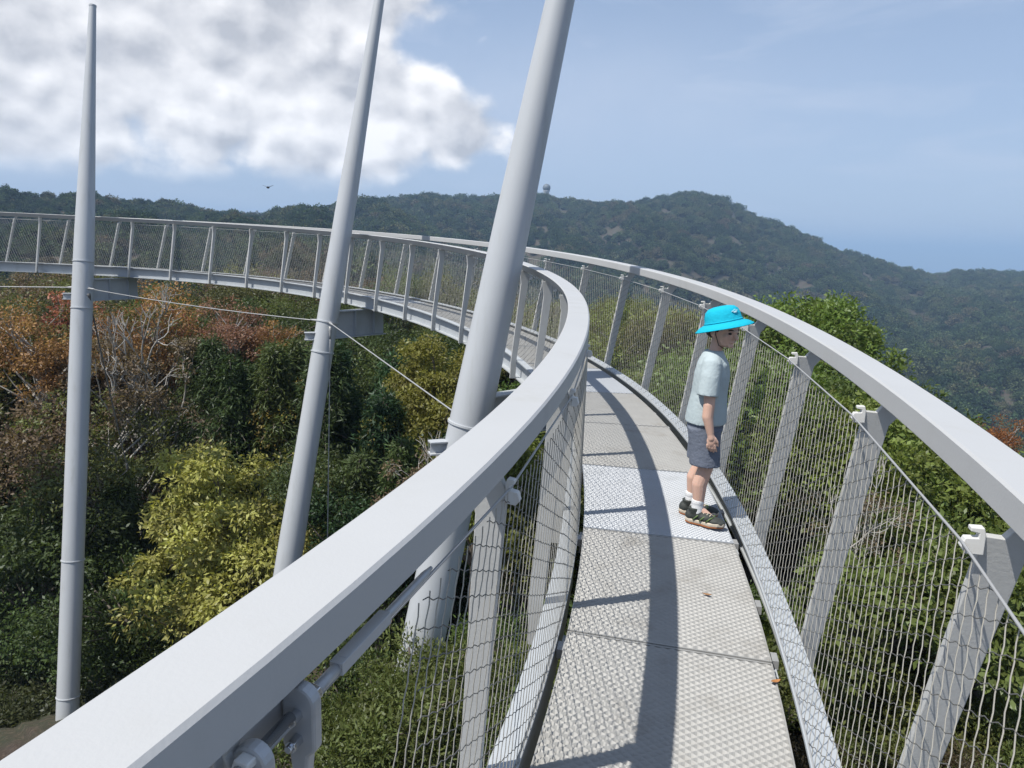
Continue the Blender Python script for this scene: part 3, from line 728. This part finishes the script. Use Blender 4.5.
vs, fs = ell(hd(.070, 0, -.066), (.016, .018, .012), hy); boy.add(vs, fs)   # chin
for sd_ in (-1, 1):
    vs, fs = ell(hd(.0, .072*sd_, -.010), (.017, .008, .026), hy); boy.add(vs, fs)
    vs, fs = ell(hd(.055, .036*sd_, -.020), (.018, .016, .020), hy); boy.add(vs, fs)
body = fuse('person', boy, .0032, 3, skin, None)
tag(body, 'boy in turquoise sun hat, pale tee and blue shorts, looking out over the outer netting', 'person')
# t-shirt
m_ = MB(); loft(m_, [((-.012, 0, .545), .107, .134), ((-.010, 0, .60), .104, .131), ((-.006, 0, .70), .092, .123), ((0, 0, .80), .092, .127), ((0, 0, .86), .080, .124), ((-.004, 0, .895), .062, .090), ((-.002, 0, .925), .046, .054)], 36)
for sd_ in (-1, 1): m_.tube([(-.003, .070*sd_, .878), (-.003, .100*sd_, .862), (-.006, .120*sd_, .80), (-.010, .136*sd_, .705)], [.046, .051, .053, .056], 20)
fuse('t_shirt', m_, .005, 4, m_shirt, body)
# shorts
m_ = MB(); loft(m_, [((-.012, 0, .50), .094, .122), ((-.012, 0, .56), .096, .124), ((-.010, 0, .60), .088, .118)], 30)
for sd_, kx in ((-1, .012), (1, -.012)): loft(m_, [((kx*.9-.004, .066*sd_, .325), .080, .066), ((kx*.5-.008, .063*sd_, .42), .080, .064), ((-.012, .060*sd_, .52), .088, .064)], 24)
fuse('shorts', m_, .005, 4, m_short, body)
# hat: crown and drooping brim with real thickness
hq = Matrix.Rotation(R(-8), 3, 'Z') @ Matrix.Rotation(R(-15), 3, 'Y'); HH = HC+Vector((-.002, 0, .048))
def lathe(m_, prof, q, c, n=48, wob=0):
    m_.sweep([[Vector(c)+q @ Vector((r*math.cos(t)*1.06, r*math.sin(t), z+wob*math.sin(3*t+.6)*(r > .1)*(r-.1)*8)) for r, z in prof] for t in np.linspace(0, 2*math.pi, n)], closed=True, caps=False)
m_ = MB(); lathe(m_, [(.001, .074), (.035, .072), (.062, .065), (.078, .050), (.086, .026), (.089, -.004), (.092, -.010), (.117, -.021), (.140, -.038), (.141, -.042), (.117, -.0255), (.092, -.0145), (.085, -.008), (.081, .024), (.073, .046), (.058, .060), (.034, .067), (.001, .069)], hq, HH, wob=.004)
hat = m_.build('sun_hat', m_hat, None, smooth=True); hat.parent = body; hat.matrix_parent_inverse = Matrix.Identity(4)
m_ = MB(); lathe(m_, [(.0925, -.009), (.0935, -.004), (.0905, -.001), (.0895, -.004)], hq, HH)
bd = m_.build('hat_band', m_hat, None, smooth=True); bd.parent = hat; bd.matrix_parent_inverse = Matrix.Identity(4)
m_ = MB()
for a0_, z_, w_ in ((-38, .034, .009), (-30, .040, .005), (-46, .039, .005), (-38, .046, .004)):
    a_ = R(a0_); p_ = HH+hq @ Vector((.0865*math.cos(a_)*1.06, .0865*math.sin(a_), z_)); tn_ = hq @ Vector((-math.sin(a_), math.cos(a_), 0)); nn_ = hq @ Vector((math.cos(a_), math.sin(a_), .25)); nn_.normalize()
    m_.box(p_, tn_*w_, nn_*.003, nn_.cross(tn_)*w_*.45)
lg = m_.build('hat_print', m_hatlogo, None); lg.parent = hat; lg.matrix_parent_inverse = Matrix.Identity(4)
# chin strap, hair, eyes, brows
m_ = MB(); m_.tube([hd(.008, -.080, .040), hd(.018, -.073, -.02), hd(.035, -.050, -.072), hd(.048, 0, -.094), hd(.035, .050, -.072), hd(.018, .073, -.02), hd(.008, .080, .040)], .0022, 8)
o = m_.build('chin_strap', m_dark, None, smooth=True); o.parent = hat; o.matrix_parent_inverse = Matrix.Identity(4)
m_ = MB(); vs, fs = ell(hd(-.016, 0, .022), (.080, .0745, .078), hy); m_.add(vs, fs); vs, fs = ell(hd(-.040, 0, -.022), (.046, .058, .038), hy); m_.add(vs, fs)
for sd_ in (-1, 1): vs, fs = ell(hd(.016, .067*sd_, .012), (.012, .008, .020), hy); m_.add(vs, fs)
fuse('hair', m_, .004, 2, m_hair, body)
for sd_ in (-1, 1):
    m_ = MB(); vs, fs = ell(hd(.0715, .030*sd_, -.001), (.008, .011, .0055), hy, 12); m_.add(vs, fs); o = m_.build('eye', m_dark, None, smooth=True); o.parent = body; o.matrix_parent_inverse = Matrix.Identity(4)
    m_ = MB(); m_.tube([hd(.078, .016*sd_, .016), hd(.077, .030*sd_, .020), hd(.068, .044*sd_, .015)], .0028, 6); o = m_.build('eyebrow', m_hair, None, smooth=True); o.parent = body; o.matrix_parent_inverse = Matrix.Identity(4)
# socks and shoes
for sd_, ax_, ya in ((-1, -.005, -16), (1, -.045, 6)):
    m_ = MB(); cap(m_, (ax_-.003, .062*sd_, .060), (ax_-.005, .0615*sd_, .115), .0335, .0310); m_.tube([(ax_-.005, .0615*sd_, .112), (ax_-.005, .0615*sd_, .132)], [.033, .0325], 20); fuse('sock', m_, .004, 1, m_sock, body)
    Q = Matrix.Rotation(R(ya), 3, 'Z'); c0_ = Vector((ax_, .064*sd_, 0))
    def P3(x, y, z): return c0_+Q @ Vector((x, y, z))
    m_ = MB()
    for (x, z, rx, ry, rz) in ((-.032, .040, .034, .034, .036), (-.005, .048, .045, .034, .040), (.045, .040, .045, .036, .028), (.095, .033, .048, .038, .022), (.118, .030, .034, .033, .018)):
        vs, fs = ell(P3(x, 0, z), (rx, ry, rz), Q); m_.add(vs, fs)
    m_.tube([P3(-.012, 0, .06), P3(-.015, 0, .088)], [.034, .037], 18)
    shoe = fuse('shoe', m_, .004, 2, m_shoe, body)
    def sole(z0_, z1_, g_):
        out = [(-.066, 0), (-.058, .026), (-.03, .034), (.03, .033), (.08, .041), (.12, .036), (.148, .016), (.152, 0), (.148, -.018), (.12, -.036), (.08, -.040), (.03, -.031), (-.03, -.034), (-.058, -.026)]
        mm = MB(); mm.prism([P3(x*g_, y*g_, (z0_+z1_)/2+(.006 if x > .11 else .004 if x < -.05 else 0)) for x, y in out], Vector((0, 0, z1_-z0_))); return mm
    o = sole(.009, .027, 1.0).build('midsole', m_sole, None, bevel=.004); o.parent = shoe; o.matrix_parent_inverse = Matrix.Identity(4)
    o = sole(.001, .010, .97).build('outsole', m_outs, None, bevel=.002); o.parent = shoe; o.matrix_parent_inverse = Matrix.Identity(4)
    m_ = MB()
    for s2_ in (-1, 1):
        for x in (.0, .035, .07): m_.tube([P3(x-.012, .037*s2_*(1 if x < .05 else 1.0), .028), P3(x+.008, .033*s2_, .050), P3(x+.02, .012*s2_, .066-.15*x)], .0038, 6)
    o = m_.build('shoe_trim', m_trim, None, smooth=True); o.parent = shoe; o.matrix_parent_inverse = Matrix.Identity(4)
    m_ = MB()
    for x in (.018, .036, .054, .070): m_.tube([P3(x, -.018, .073-.2*x), P3(x+.004, 0, .079-.2*x), P3(x, .018, .073-.2*x)], .0024, 6)
    o = m_.build('shoelace', m_sole, None, smooth=True); o.parent = shoe; o.matrix_parent_inverse = Matrix.Identity(4)
# put him on the deck
j_ = int(np.argmin((Xc-BOY.x)**2+(Yc-BOY.y)**2)); c_, t_, n_ = fr(Sg[j_]); off_ = (Vector((BOY.x, BOY.y, 0))-Vector((c_.x, c_.y, 0))).dot(n_)
body.location = (BOY.x, BOY.y, W(Sg[j_], off_, 0).z+.003); body.rotation_euler = (R(0), R(1.0), yaw)

# ------------------------------------------------------------ single trees inside and beyond the loop, placed where they stand
ONE = [
 ('yellow', 240, 442, 18, 1.35, YL, 'broad yellow-green leafy tree between the far left mast and the middle mast'),
 ('yellow', 345, 468, 16.5, .62, YL, 'smaller yellow-green tree just right of the middle mast, above the inner handrail'),
 ('yellow', 450, 335, 19.5, 1.0, (.19,.175,.045), 'olive-yellow tree below the deck between the middle and the nearest mast'),
 ('yellow', 478, 425, 13.5, .70, (.15,.175,.035), 'light green tree hiding behind the nearest mast beneath the deck'),
 ('yellow', 100, 665, 19.5, .75, (.19,.22,.035), 'low bright yellow-green bush tree at the foot of the far left mast'),
 ('round', 806, 294, 26, 1.1, (.125,.175,.038), 'large round light green crown standing above the outer handrail'),
 ('round', 700, 345, 24, 1.05, (.11,.155,.036), 'green leafy tree behind the boy beyond the outer netting'),
 ('round', 650, 375, 20, .72, (.14,.165,.036), 'pale green tree seen through the netting left of the boy'),
 ('round', 770, 355, 20, 1.0, (.10,.15,.034), 'dense green tree right of the boy through the outer netting'),
 ('round', 742, 352, 14, .85, (.125,.175,.04), 'bright green bushy tree directly behind the boy outside the netting'),
 ('thin2', 268, 318, 24, .55, OR, 'orange-leaved tree below the far deck left of the middle mast'),
 ('thin', 135, 282, 25, 1.05, OR, 'orange-brown tree directly under the deck right of the far left mast'),
 ('thin2', 55, 288, 25, 1.0, RD, 'brick red leaved tree left of the far left mast'),
 ('thin', 232, 298, 24, .6, (.25,.13,.09), 'reddish tree halfway between the far left and the middle mast'),
 ('thin', 12, 288, 23, .8, OL, 'olive tree at the left edge below the far deck'),
 ('bare', 125, 365, 21, 1.0, BR, 'nearly bare grey-branched tree with brown leaves right of the far left mast'),
 ('bare2', 160, 345, 22, 1.0, BR, 'bare pale tree with upright branches under the far deck'),
 ('thin2', 285, 370, 22, .8, GO, 'golden-leaved tree close left of the middle mast'),
 ('conifer', 385, 395, 18, 1.0, (.036,.068,.028), 'tall dark conifer standing between the middle and the nearest mast'),
 ('conifer', 245, 345, 24, 1.0, GD, 'dark green conifer behind the reddish tree left of the middle mast'),
 ('conifer2', 120, 480, 18.5, 1.1, GD, 'dark conifer in front of the bare trees right of the far left mast'),
 ('bare', 430, 470, 11.5, .45, BR, 'small dead grey shrub tree above the light bush near the nearest mast'),
 ('thin', 1000, 415, 30, .65, (.26,.10,.035), 'rusty orange crown showing above the outer handrail at the right edge'),
 ('round', 835, 395, 12.5, .75, (.15,.18,.045), 'olive-green leafy tree between the third and second nearest outer posts'),
 ('round', 955, 455, 12, .7, (.13,.16,.04), 'olive-green tree just behind the nearest outer post'),
 ('bare', 862, 500, 9.5, .42, BR, 'leafless grey dead tree behind the outer netting at right'),
]
for k, px, py, Y, s, c, lab in ONE: ptree(k, px, py, Y, s, c, lab)
# the close-grown stands, one tree at a time
ORD = ['leftmost', 'second', 'third', 'fourth', 'fifth', 'sixth', 'seventh', 'eighth', 'ninth', 'tenth', 'eleventh', 'twelfth', 'thirteenth', 'fourteenth', 'fifteenth', 'sixteenth', 'seventeenth', 'eighteenth', 'nineteenth', 'twentieth']
def ordn(i, n):
    if i == 0: return 'leftmost '
    if i == n-1: return 'rightmost '
    if i < n/2: return ORD[i]+' from left, '
    return ORD[n-1-i]+' from right, '
stands = [
 (('dark2', 'dark'), (GD, (.06,.075,.03)), (-60, 150), (640, 690), (16.5, 18.5), 5, .55, 'low dark bush tree on the bare ground behind the far left mast', 'low dark bushes at the far left mast'),
 (('conifer', 'conifer2'), ((.075,.100,.030), (.058,.085,.028), (.08,.105,.03)), (185, 325), (335, 375), (20, 23), 8, .95, 'green conifer behind the yellow-green tree, left of the middle mast', 'green conifers behind the yellow tree'),
 # kinds, colours, px range, top py range, Y range, count, scale, label, group
 (('conifer', 'conifer2'), (GD, (.038,.075,.03)), (330, 450), (340, 430), (19, 27), 9, .95, 'dark green conifer under the deck, between middle and nearest mast', 'dark conifers inside the loop'),
 (('dark', 'dark2'), (GD, GM), (330, 470), (318, 350), (28, 34), 8, 1.0, 'dark green tree under the deck right of the middle mast', 'dark trees under the far deck'),
 (('conifer', 'dark'), (GD, GM), (150, 330), (300, 350), (26, 34), 12, .95, 'dark green tree behind the orange trees under the far deck', 'dark trees behind the orange ones'),
 (('thin', 'thin2', 'bare2', 'dark2'), (OR, RD, BR, OL), (-60, 190), (300, 340), (21, 29), 12, .8, 'orange-brown thinly leaved tree under the far deck', 'autumn-coloured trees under the far deck'),
 (('dark', 'dark2', 'thin'), (GD, OL, BR), (-120, 110), (360, 430), (19, 23), 9, .95, 'dark olive tree at the left edge beside the far left mast', 'dark trees at the left edge'),
 (('dark', 'dark2', 'conifer2'), (GD, GD, (.05,.072,.026)), (-120, 150), (450, 600), (18, 22), 11, .9, 'deep green low tree behind the foot of the far left mast', 'low dark trees round the far left mast'),
 (('dark', 'conifer2'), (GD, GM), (115, 215), (520, 620), (16.5, 18.5), 6, .75, 'dark green tree under the yellow-green tree, above the inner handrail', 'dark trees under the yellow tree'),
 (('dark2', 'conifer2'), (GD, (.04,.075,.028)), (340, 470), (420, 520), (14.5, 17), 8, .75, 'dark green tree between the middle and nearest masts close to the handrail', 'dark trees near the nearest mast'),
 (('round', 'dark', 'dark2'), ((.095,.135,.036), (.085,.125,.034), (.12,.135,.04)), (540, 920), (365, 440), (13.5, 19), 20, .85, 'mid green tree on the slope below the outer netting', 'green trees on the slope outside'),
 (('thin', 'dark', 'round'), ((.14,.13,.05), OL, GL), (480, 700), (295, 330), (28, 42), 14, 1.0, 'brownish green tree behind the outer netting up the walkway', 'mixed trees behind the outer netting'),
 (('dark', 'round', 'thin'), (GM, GL, OL), (850, 1180), (440, 520), (13, 22), 12, .85, 'mixed green tree below the outer handrail at right', 'green trees below the outer handrail'),
 (('dark', 'dark2', 'thin'), (GM, OL, BR), (-250, 520), (262, 300), (34, 55), 36, 1.2, 'hazy olive tree just beyond the far side of the loop', 'trees just beyond the loop'),
]
rng = np.random.default_rng(23)
for kinds, cols, (xa, xb), (ya, yb), (Ya, Yb), n, s, lab, grp in stands:
    base_lab = lab
    for i in range(n):
        lab = ordn(i, n)+base_lab; px = xa+(xb-xa)*((i+.5+rng.normal()*.25)/n); py = ya+(yb-ya)*rng.random(); Y = Ya+(Yb-Ya)*rng.random()
        ptree(kinds[i % len(kinds)], px, py, Y, s*(.85+.3*rng.random()), cols[rng.integers(len(cols))], lab, group=grp)
# shrubs close under the walkway
SHL = ['light green fine-leaved shrub hiding the foot of the nearest mast', 'rounded light green shrub just left of the foot of the nearest mast', 'low green shrub below the turnbuckle of the inner net cable', 'light shrub between the nearest mast and the nearest inner post',
 'green shrub beyond the inner netting near the first panel joint', 'pale shrub at the bottom edge between handrail and inner netting', 'dull green shrub under the cable clamps', 'bright green shrub in the gap beside the inner edge beam', 'dull shrub hidden mostly under the inner handrail at the bottom', 'darker shrub behind the turnbuckle of the inner net cable']
def shrub(px, py, Y, s, c, kind='shrub', lab='', grp=None): ptree(kind, px, py, Y, s, c, lab, name='shrub', cat='shrub', group=grp)
for i, (px, py, Y, s, c) in enumerate([(425, 634, 6.3, .85, (0.112, 0.132, 0.040)), (385, 664, 6.1, .8, (0.104, 0.132, 0.036)), (345, 705, 5.9, .75, (0.100, 0.124, 0.034)), (468, 650, 6.2, .75, (0.104, 0.128, 0.040)), (510, 610, 7.6, .85, (0.096, 0.136, 0.036)),
      (420, 740, 6.4, .8, (0.112, 0.124, 0.040)), (300, 760, 6.6, .8, (0.048, 0.064, 0.016)), (560, 640, 6.2, .7, (0.120, 0.144, 0.032)), (250, 790, 7, .9, (0.048, 0.064, 0.016)), (350, 640, 9.2, 1.0, (0.040, 0.060, 0.016))]):
    shrub(px, py, Y, s, c, 'shrub', SHL[i], 'fine-leaved shrubs under the inner handrail')
for px, py, Y, s_, lab in ((885, 545, 9.2, 1.3, 'leafy green shrub beside the dead tree beyond the outer netting'), (940, 560, 9.0, 1.3, 'leafy green shrub behind the nearest outer post'), (1000, 545, 8.6, 1.3, 'leafy green shrub at the right edge beyond the outer netting')):
    shrub(px, py, Y, s_, (.13, .16, .045), 'shrub2', lab, 'leafy shrubs by the dead tree')
for px, py, Y, s_, lab in ((15, 712, 14.2, 1.1, 'dark low shrub on the bare ground at the bottom left edge'), (52, 706, 14.6, .8, 'small dark shrub touching the left side of the far left mast foot'), (95, 690, 14.6, .9, 'green shrub just right of the far left mast foot'), (-25, 690, 15, 1.3, 'dark shrub half out of the picture at the bottom left')):
    shrub(px, py, Y, s_, (.07, .08, .035), 'shrub2', lab, 'shrubs at the foot of the far left mast')
for i in range(26):
    px = 640+430*((i+.5)/26); Y = 7.5+5*rng.random(); x = at(px, 600, Y).x; z = float(ground(x, Y))
    tree(('shrub', 'shrub2')[i % 2], x, Y, z+.7+.9*rng.random(), .7+.5*rng.random(), ((0.100, 0.124, 0.034), (0.072, 0.108, 0.029), (0.128, 0.140, 0.040))[i % 3], 'low green shrub on the brown slope beyond the outer netting, '+(ORD[i]+' from left' if i < 13 else ORD[25-i].replace('leftmost', 'first')+' from right'), name='shrub', cat='shrub', group='low shrubs on the outer slope')
for i in range(18):
    px = 640+420*((i+.5)/18); Y = 5.6+1.8*rng.random(); x = at(px, 700, Y).x; z = float(ground(x, Y))
    tree('shrub', x, Y, z+.35+.5*rng.random(), .45+.3*rng.random(), ((0.120, 0.144, 0.040), (0.080, 0.060, 0.032))[i % 2], 'knee-high plant on leaf litter below the outer netting, '+(ORD[i]+' from left' if i < 9 else ORD[17-i].replace('leftmost', 'first')+' from right'), name='small_plant', cat='plant', group='small plants on the leaf litter')

# ------------------------------------------------------------ far woods: one mass of crowns over the hills
rng = np.random.default_rng(31)
def far_crown(seed, n, size):
    global rng
    rng = np.random.default_rng(seed); cs = []
    for _ in range(16):
        d = rng.normal(size=3); d /= np.linalg.norm(d); d[2] = abs(d[2])*.9-.1; cs.append(d*np.array([3.0, 3.0, 2.4])*(.7+.4*rng.random()))
    V, Fq, tn = leaf_cloud(np.array(cs), 1.25, n//16, size, size*.62, .1, .8)
    # filler core toned near black: the crown's inner shade painted in
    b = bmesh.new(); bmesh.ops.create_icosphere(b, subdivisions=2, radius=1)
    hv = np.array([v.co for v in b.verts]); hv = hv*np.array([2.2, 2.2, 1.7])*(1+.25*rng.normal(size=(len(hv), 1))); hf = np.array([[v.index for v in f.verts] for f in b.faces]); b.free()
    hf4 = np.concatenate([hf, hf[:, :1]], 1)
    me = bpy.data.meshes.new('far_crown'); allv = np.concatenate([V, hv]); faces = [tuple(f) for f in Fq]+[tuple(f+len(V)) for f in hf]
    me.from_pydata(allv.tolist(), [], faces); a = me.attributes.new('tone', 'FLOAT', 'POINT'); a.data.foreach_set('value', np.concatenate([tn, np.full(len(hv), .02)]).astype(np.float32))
    me.update(); return me

def wood_mat(name, stops):
    m = bpy.data.materials.new(name); m.use_nodes = True; n = NT(m.node_tree); n.n.clear()
    oi = n.new('ShaderNodeObjectInfo'); at_ = n.new('ShaderNodeAttribute', attribute_name='tone'); cr = n.new('ShaderNodeValToRGB')
    n.l.new(oi.outputs['Random'], cr.inputs[0]); e = cr.color_ramp.elements
    e[0].position = 0; e[0].color = rgb(*stops[0][1]); e[1].position = 1; e[1].color = rgb(*stops[-1][1])
    for p, c in stops[1:-1]: k = e.new(p); k.color = rgb(*c)
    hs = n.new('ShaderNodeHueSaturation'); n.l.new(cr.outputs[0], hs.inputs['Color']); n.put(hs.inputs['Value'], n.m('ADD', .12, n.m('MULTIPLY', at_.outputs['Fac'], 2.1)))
    d = n.new('ShaderNodeBsdfDiffuse'); n.l.new(hs.outputs[0], d.inputs[0]); t = n.new('ShaderNodeBsdfTranslucent'); n.l.new(hs.outputs[0], t.inputs[0])
    mx = n.new('ShaderNodeMixShader'); mx.inputs[0].default_value = .2; n.l.new(d.outputs[0], mx.inputs[1]); n.l.new(t.outputs[0], mx.inputs[2])
    o = n.new('ShaderNodeOutputMaterial'); n.l.new(mx.outputs[0], o.inputs[0]); return m
def forest(name, label, pts, scales, protos, material):
    src = bpy.data.collections.new(name+'_kinds')
    for i, me in enumerate(protos):
        if not me.materials: me.materials.append(material)
        o = bpy.data.objects.new('crown_kind', me); src.objects.link(o)
    me = bpy.data.meshes.new(name); me.from_pydata(pts.tolist(), [], []); a = me.attributes.new('sc', 'FLOAT', 'POINT'); a.data.foreach_set('value', scales.astype(np.float32))
    o = link(name, me); tag(o, label, 'woodland', kind='stuff')
    ng = bpy.data.node_groups.new(name+'_scatter', 'GeometryNodeTree'); ng.interface.new_socket('Geometry', in_out='INPUT', socket_type='NodeSocketGeometry'); ng.interface.new_socket('Geometry', in_out='OUTPUT', socket_type='NodeSocketGeometry')
    nn = ng.nodes; gi = nn.new('NodeGroupInput'); go = nn.new('NodeGroupOutput'); ip = nn.new('GeometryNodeInstanceOnPoints'); ci = nn.new('GeometryNodeCollectionInfo')
    ci.inputs['Collection'].default_value = src; ci.inputs['Separate Children'].default_value = True; ci.inputs['Reset Children'].default_value = True
    ip.inputs['Pick Instance'].default_value = True; mp_ = nn.new('GeometryNodeMeshToPoints'); na = nn.new('GeometryNodeInputNamedAttribute'); na.data_type = 'FLOAT'; na.inputs[0].default_value = 'sc'
    rv = nn.new('FunctionNodeRandomValue'); rv.data_type = 'FLOAT_VECTOR'; rv.inputs[0].default_value = (0, 0, 0); rv.inputs[1].default_value = (.2, .2, 6.28)
    ri = nn.new('FunctionNodeRandomValue'); ri.data_type = 'INT'; ri.inputs[4].default_value = 0; ri.inputs[5].default_value = len(protos)-1
    L_ = ng.links.new; L_(gi.outputs[0], mp_.inputs[0]); L_(mp_.outputs[0], ip.inputs['Points']); L_(ci.outputs[0], ip.inputs['Instance']); L_(rv.outputs[0], ip.inputs['Rotation'])
    L_(ri.outputs[2], ip.inputs['Instance Index']); L_(na.outputs[0], ip.inputs['Scale']); L_(ip.outputs[0], go.inputs[0])
    md = o.modifiers.new('scatter', 'NODES'); md.node_group = ng; return o
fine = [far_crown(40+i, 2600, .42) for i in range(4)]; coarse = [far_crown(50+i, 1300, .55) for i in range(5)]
mw = wood_mat('far_wood', [(0, (.024, .042, .022)), (.35, (.040, .064, .028)), (.65, (.062, .086, .036)), (.9, (.080, .086, .042)), (.98, (.095, .082, .050)), (1, (.10, .075, .05))])
mw2 = wood_mat('near_wood', [(0, (.045, .058, .028)), (.3, (.075, .080, .038)), (.6, (.10, .090, .050)), (.85, (.125, .098, .062)), (1, (.085, .115, .038))])
def scatter(r0_, r1_, a0, a1, dens_, lo, hi):
    P_ = []; S_ = []
    area = .5*(a1-a0)*(r1_**2-r0_**2); n = int(area*dens_)
    rr = np.sqrt(rng.random(n)*(r1_**2-r0_**2)+r0_**2); aa = a0+(a1-a0)*rng.random(n); x, y = rr*np.sin(aa), rr*np.cos(aa)
    keep = rr < ridge(aa)+45; x, y, aa = x[keep], y[keep], aa[keep]; s_ = lo+(hi-lo)*rng.random(len(x))**1.6; s_ = s_*np.interp(aa, [-.45, -.15], [.62, 1.0]); z = ground(x, y)+s_*.9+.9*rng.random(len(x))
    return np.stack([x, y, z], 1), s_
rng = np.random.default_rng(77)
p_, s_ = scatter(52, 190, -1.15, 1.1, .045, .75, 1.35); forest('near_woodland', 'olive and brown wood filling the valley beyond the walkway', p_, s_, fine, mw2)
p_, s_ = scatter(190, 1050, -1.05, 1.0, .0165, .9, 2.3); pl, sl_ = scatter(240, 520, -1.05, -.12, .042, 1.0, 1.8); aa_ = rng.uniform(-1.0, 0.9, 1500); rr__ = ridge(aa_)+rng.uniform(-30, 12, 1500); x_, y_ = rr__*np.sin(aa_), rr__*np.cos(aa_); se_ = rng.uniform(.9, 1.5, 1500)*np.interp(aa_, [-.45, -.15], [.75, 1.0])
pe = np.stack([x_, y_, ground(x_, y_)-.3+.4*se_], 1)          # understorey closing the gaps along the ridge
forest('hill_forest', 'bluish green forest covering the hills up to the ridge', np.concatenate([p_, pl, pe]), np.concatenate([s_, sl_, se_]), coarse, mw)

# ------------------------------------------------------------ haze
mb = MB(); B = 23000; ztop_ = 95
mb.box((0, 0, (ztop_-650)/2), Vector((B, 0, 0)), Vector((0, B, 0)), Vector((0, 0, (ztop_+650)/2)))
mh = bpy.data.materials.new('haze_air'); mh.use_nodes = True; n = NT(mh.node_tree); n.n.clear()
pv = n.new('ShaderNodeVolumePrincipled'); pv.inputs['Color'].default_value = rgb(.50, .72, 1.0); pv.inputs['Density'].default_value = HAZE = .00037; pv.inputs['Anisotropy'].default_value = .0
oo = n.new('ShaderNodeOutputMaterial'); n.l.new(pv.outputs[0], oo.inputs['Volume']); mh.cycles.homogeneous_volume = True
hb = mb.build('haze', mh); hb['kind'] = 'stuff'; hb['label'] = 'thin blue haze in the air over the valley'

# ------------------------------------------------------------ small far things
q = at(546.5, 191, 800); gq = float(ground(q.x, q.y)); st = empty('lookout_station', (q.x, q.y, gq), 0, 'small pale dome-topped station on the ridge behind the nearest mast', 'building')
m_dome = mat('pale_dome', (.40, .42, .45), .5); m_wall = mat('station_wall', (.50, .50, .48), .8)
mb = MB(); mb.box((q.x, q.y, (gq+q.z)/2), Vector((2.6, 0, 0)), Vector((0, 2.6, 0)), UP*((q.z-gq)/2)); mb.build('wall', m_wall, st)
mb = MB(); vs, fs = ell((q.x, q.y, q.z+3.2), (4.0, 4.0, 3.9), None, 24); mb.add(vs, fs); mb.build('dome', mat('grey_radome', (.13, .15, .17), .6), st, smooth=True)
mb = MB(); mb.tube([(q.x, q.y, q.z-.5), (q.x, q.y, q.z+.5)], 3.6, 24); mb.build('balcony', m_dome, st)
b0 = at(268, 187.5, 60); mb = MB(); vs, fs = ell(b0, (.10, .22, .08)); mb.add(vs, fs)
for s_ in (-1, 1): mb.add([b0+Vector((.05*s_, .08, .04)), b0+Vector((.42*s_, .02, .16)), b0+Vector((.40*s_, -.06, .155)), b0+Vector((.05*s_, -.10, .035)), b0+Vector((.05*s_, .08, .055)), b0+Vector((.42*s_, .02, .17)), b0+Vector((.40*s_, -.06, .165)), b0+Vector((.05*s_, -.10, .05))], [(0, 1, 2, 3), (7, 6, 5, 4), (0, 4, 5, 1), (1, 5, 6, 2), (2, 6, 7, 3), (3, 7, 4, 0)])
tag(mb.build('bird', mat('dark_feathers', (.04, .04, .045), .8)), 'tiny dark bird flying over the left hills', 'bird')
for k, (s_, o_, ang, lab) in enumerate([(2.62, .316, .4, 'small orange dead leaf caught at the right edge of the deck near the first joint'), (1.9, -.30, 1.9, 'curled brown dead leaf on the left side of the nearest deck panel'), (3.2, .12, 2.7, 'tiny brown dead leaf lying on the second deck panel')]):
    c = W(s_, o_, .006); ca_, sa_ = math.cos(ang), math.sin(ang); pts = []
    for u in np.linspace(0, 1, 7):
        wd = .009*math.sin(math.pi*min(u*.9+.08, 1)); lx = (u-.5)*.042; zz = .006*(2*u-1)**2
        pts.append([c+Vector((lx*ca_-y_*sa_, lx*sa_+y_*ca_, zz+.004*abs(y_)/.01)) for y_ in (-wd, 0, wd, 0)])
        pts[-1][3] = pts[-1][1]-Vector((0, 0, .0008))
    mb = MB(); mb.sweep(pts); tag(mb.build('fallen_leaf', mat('dead_leaf', ((.36, .16, .05), (.20, .12, .06), (.24, .13, .06))[k], .8, var=.3, vscale=60)), lab, 'leaf')
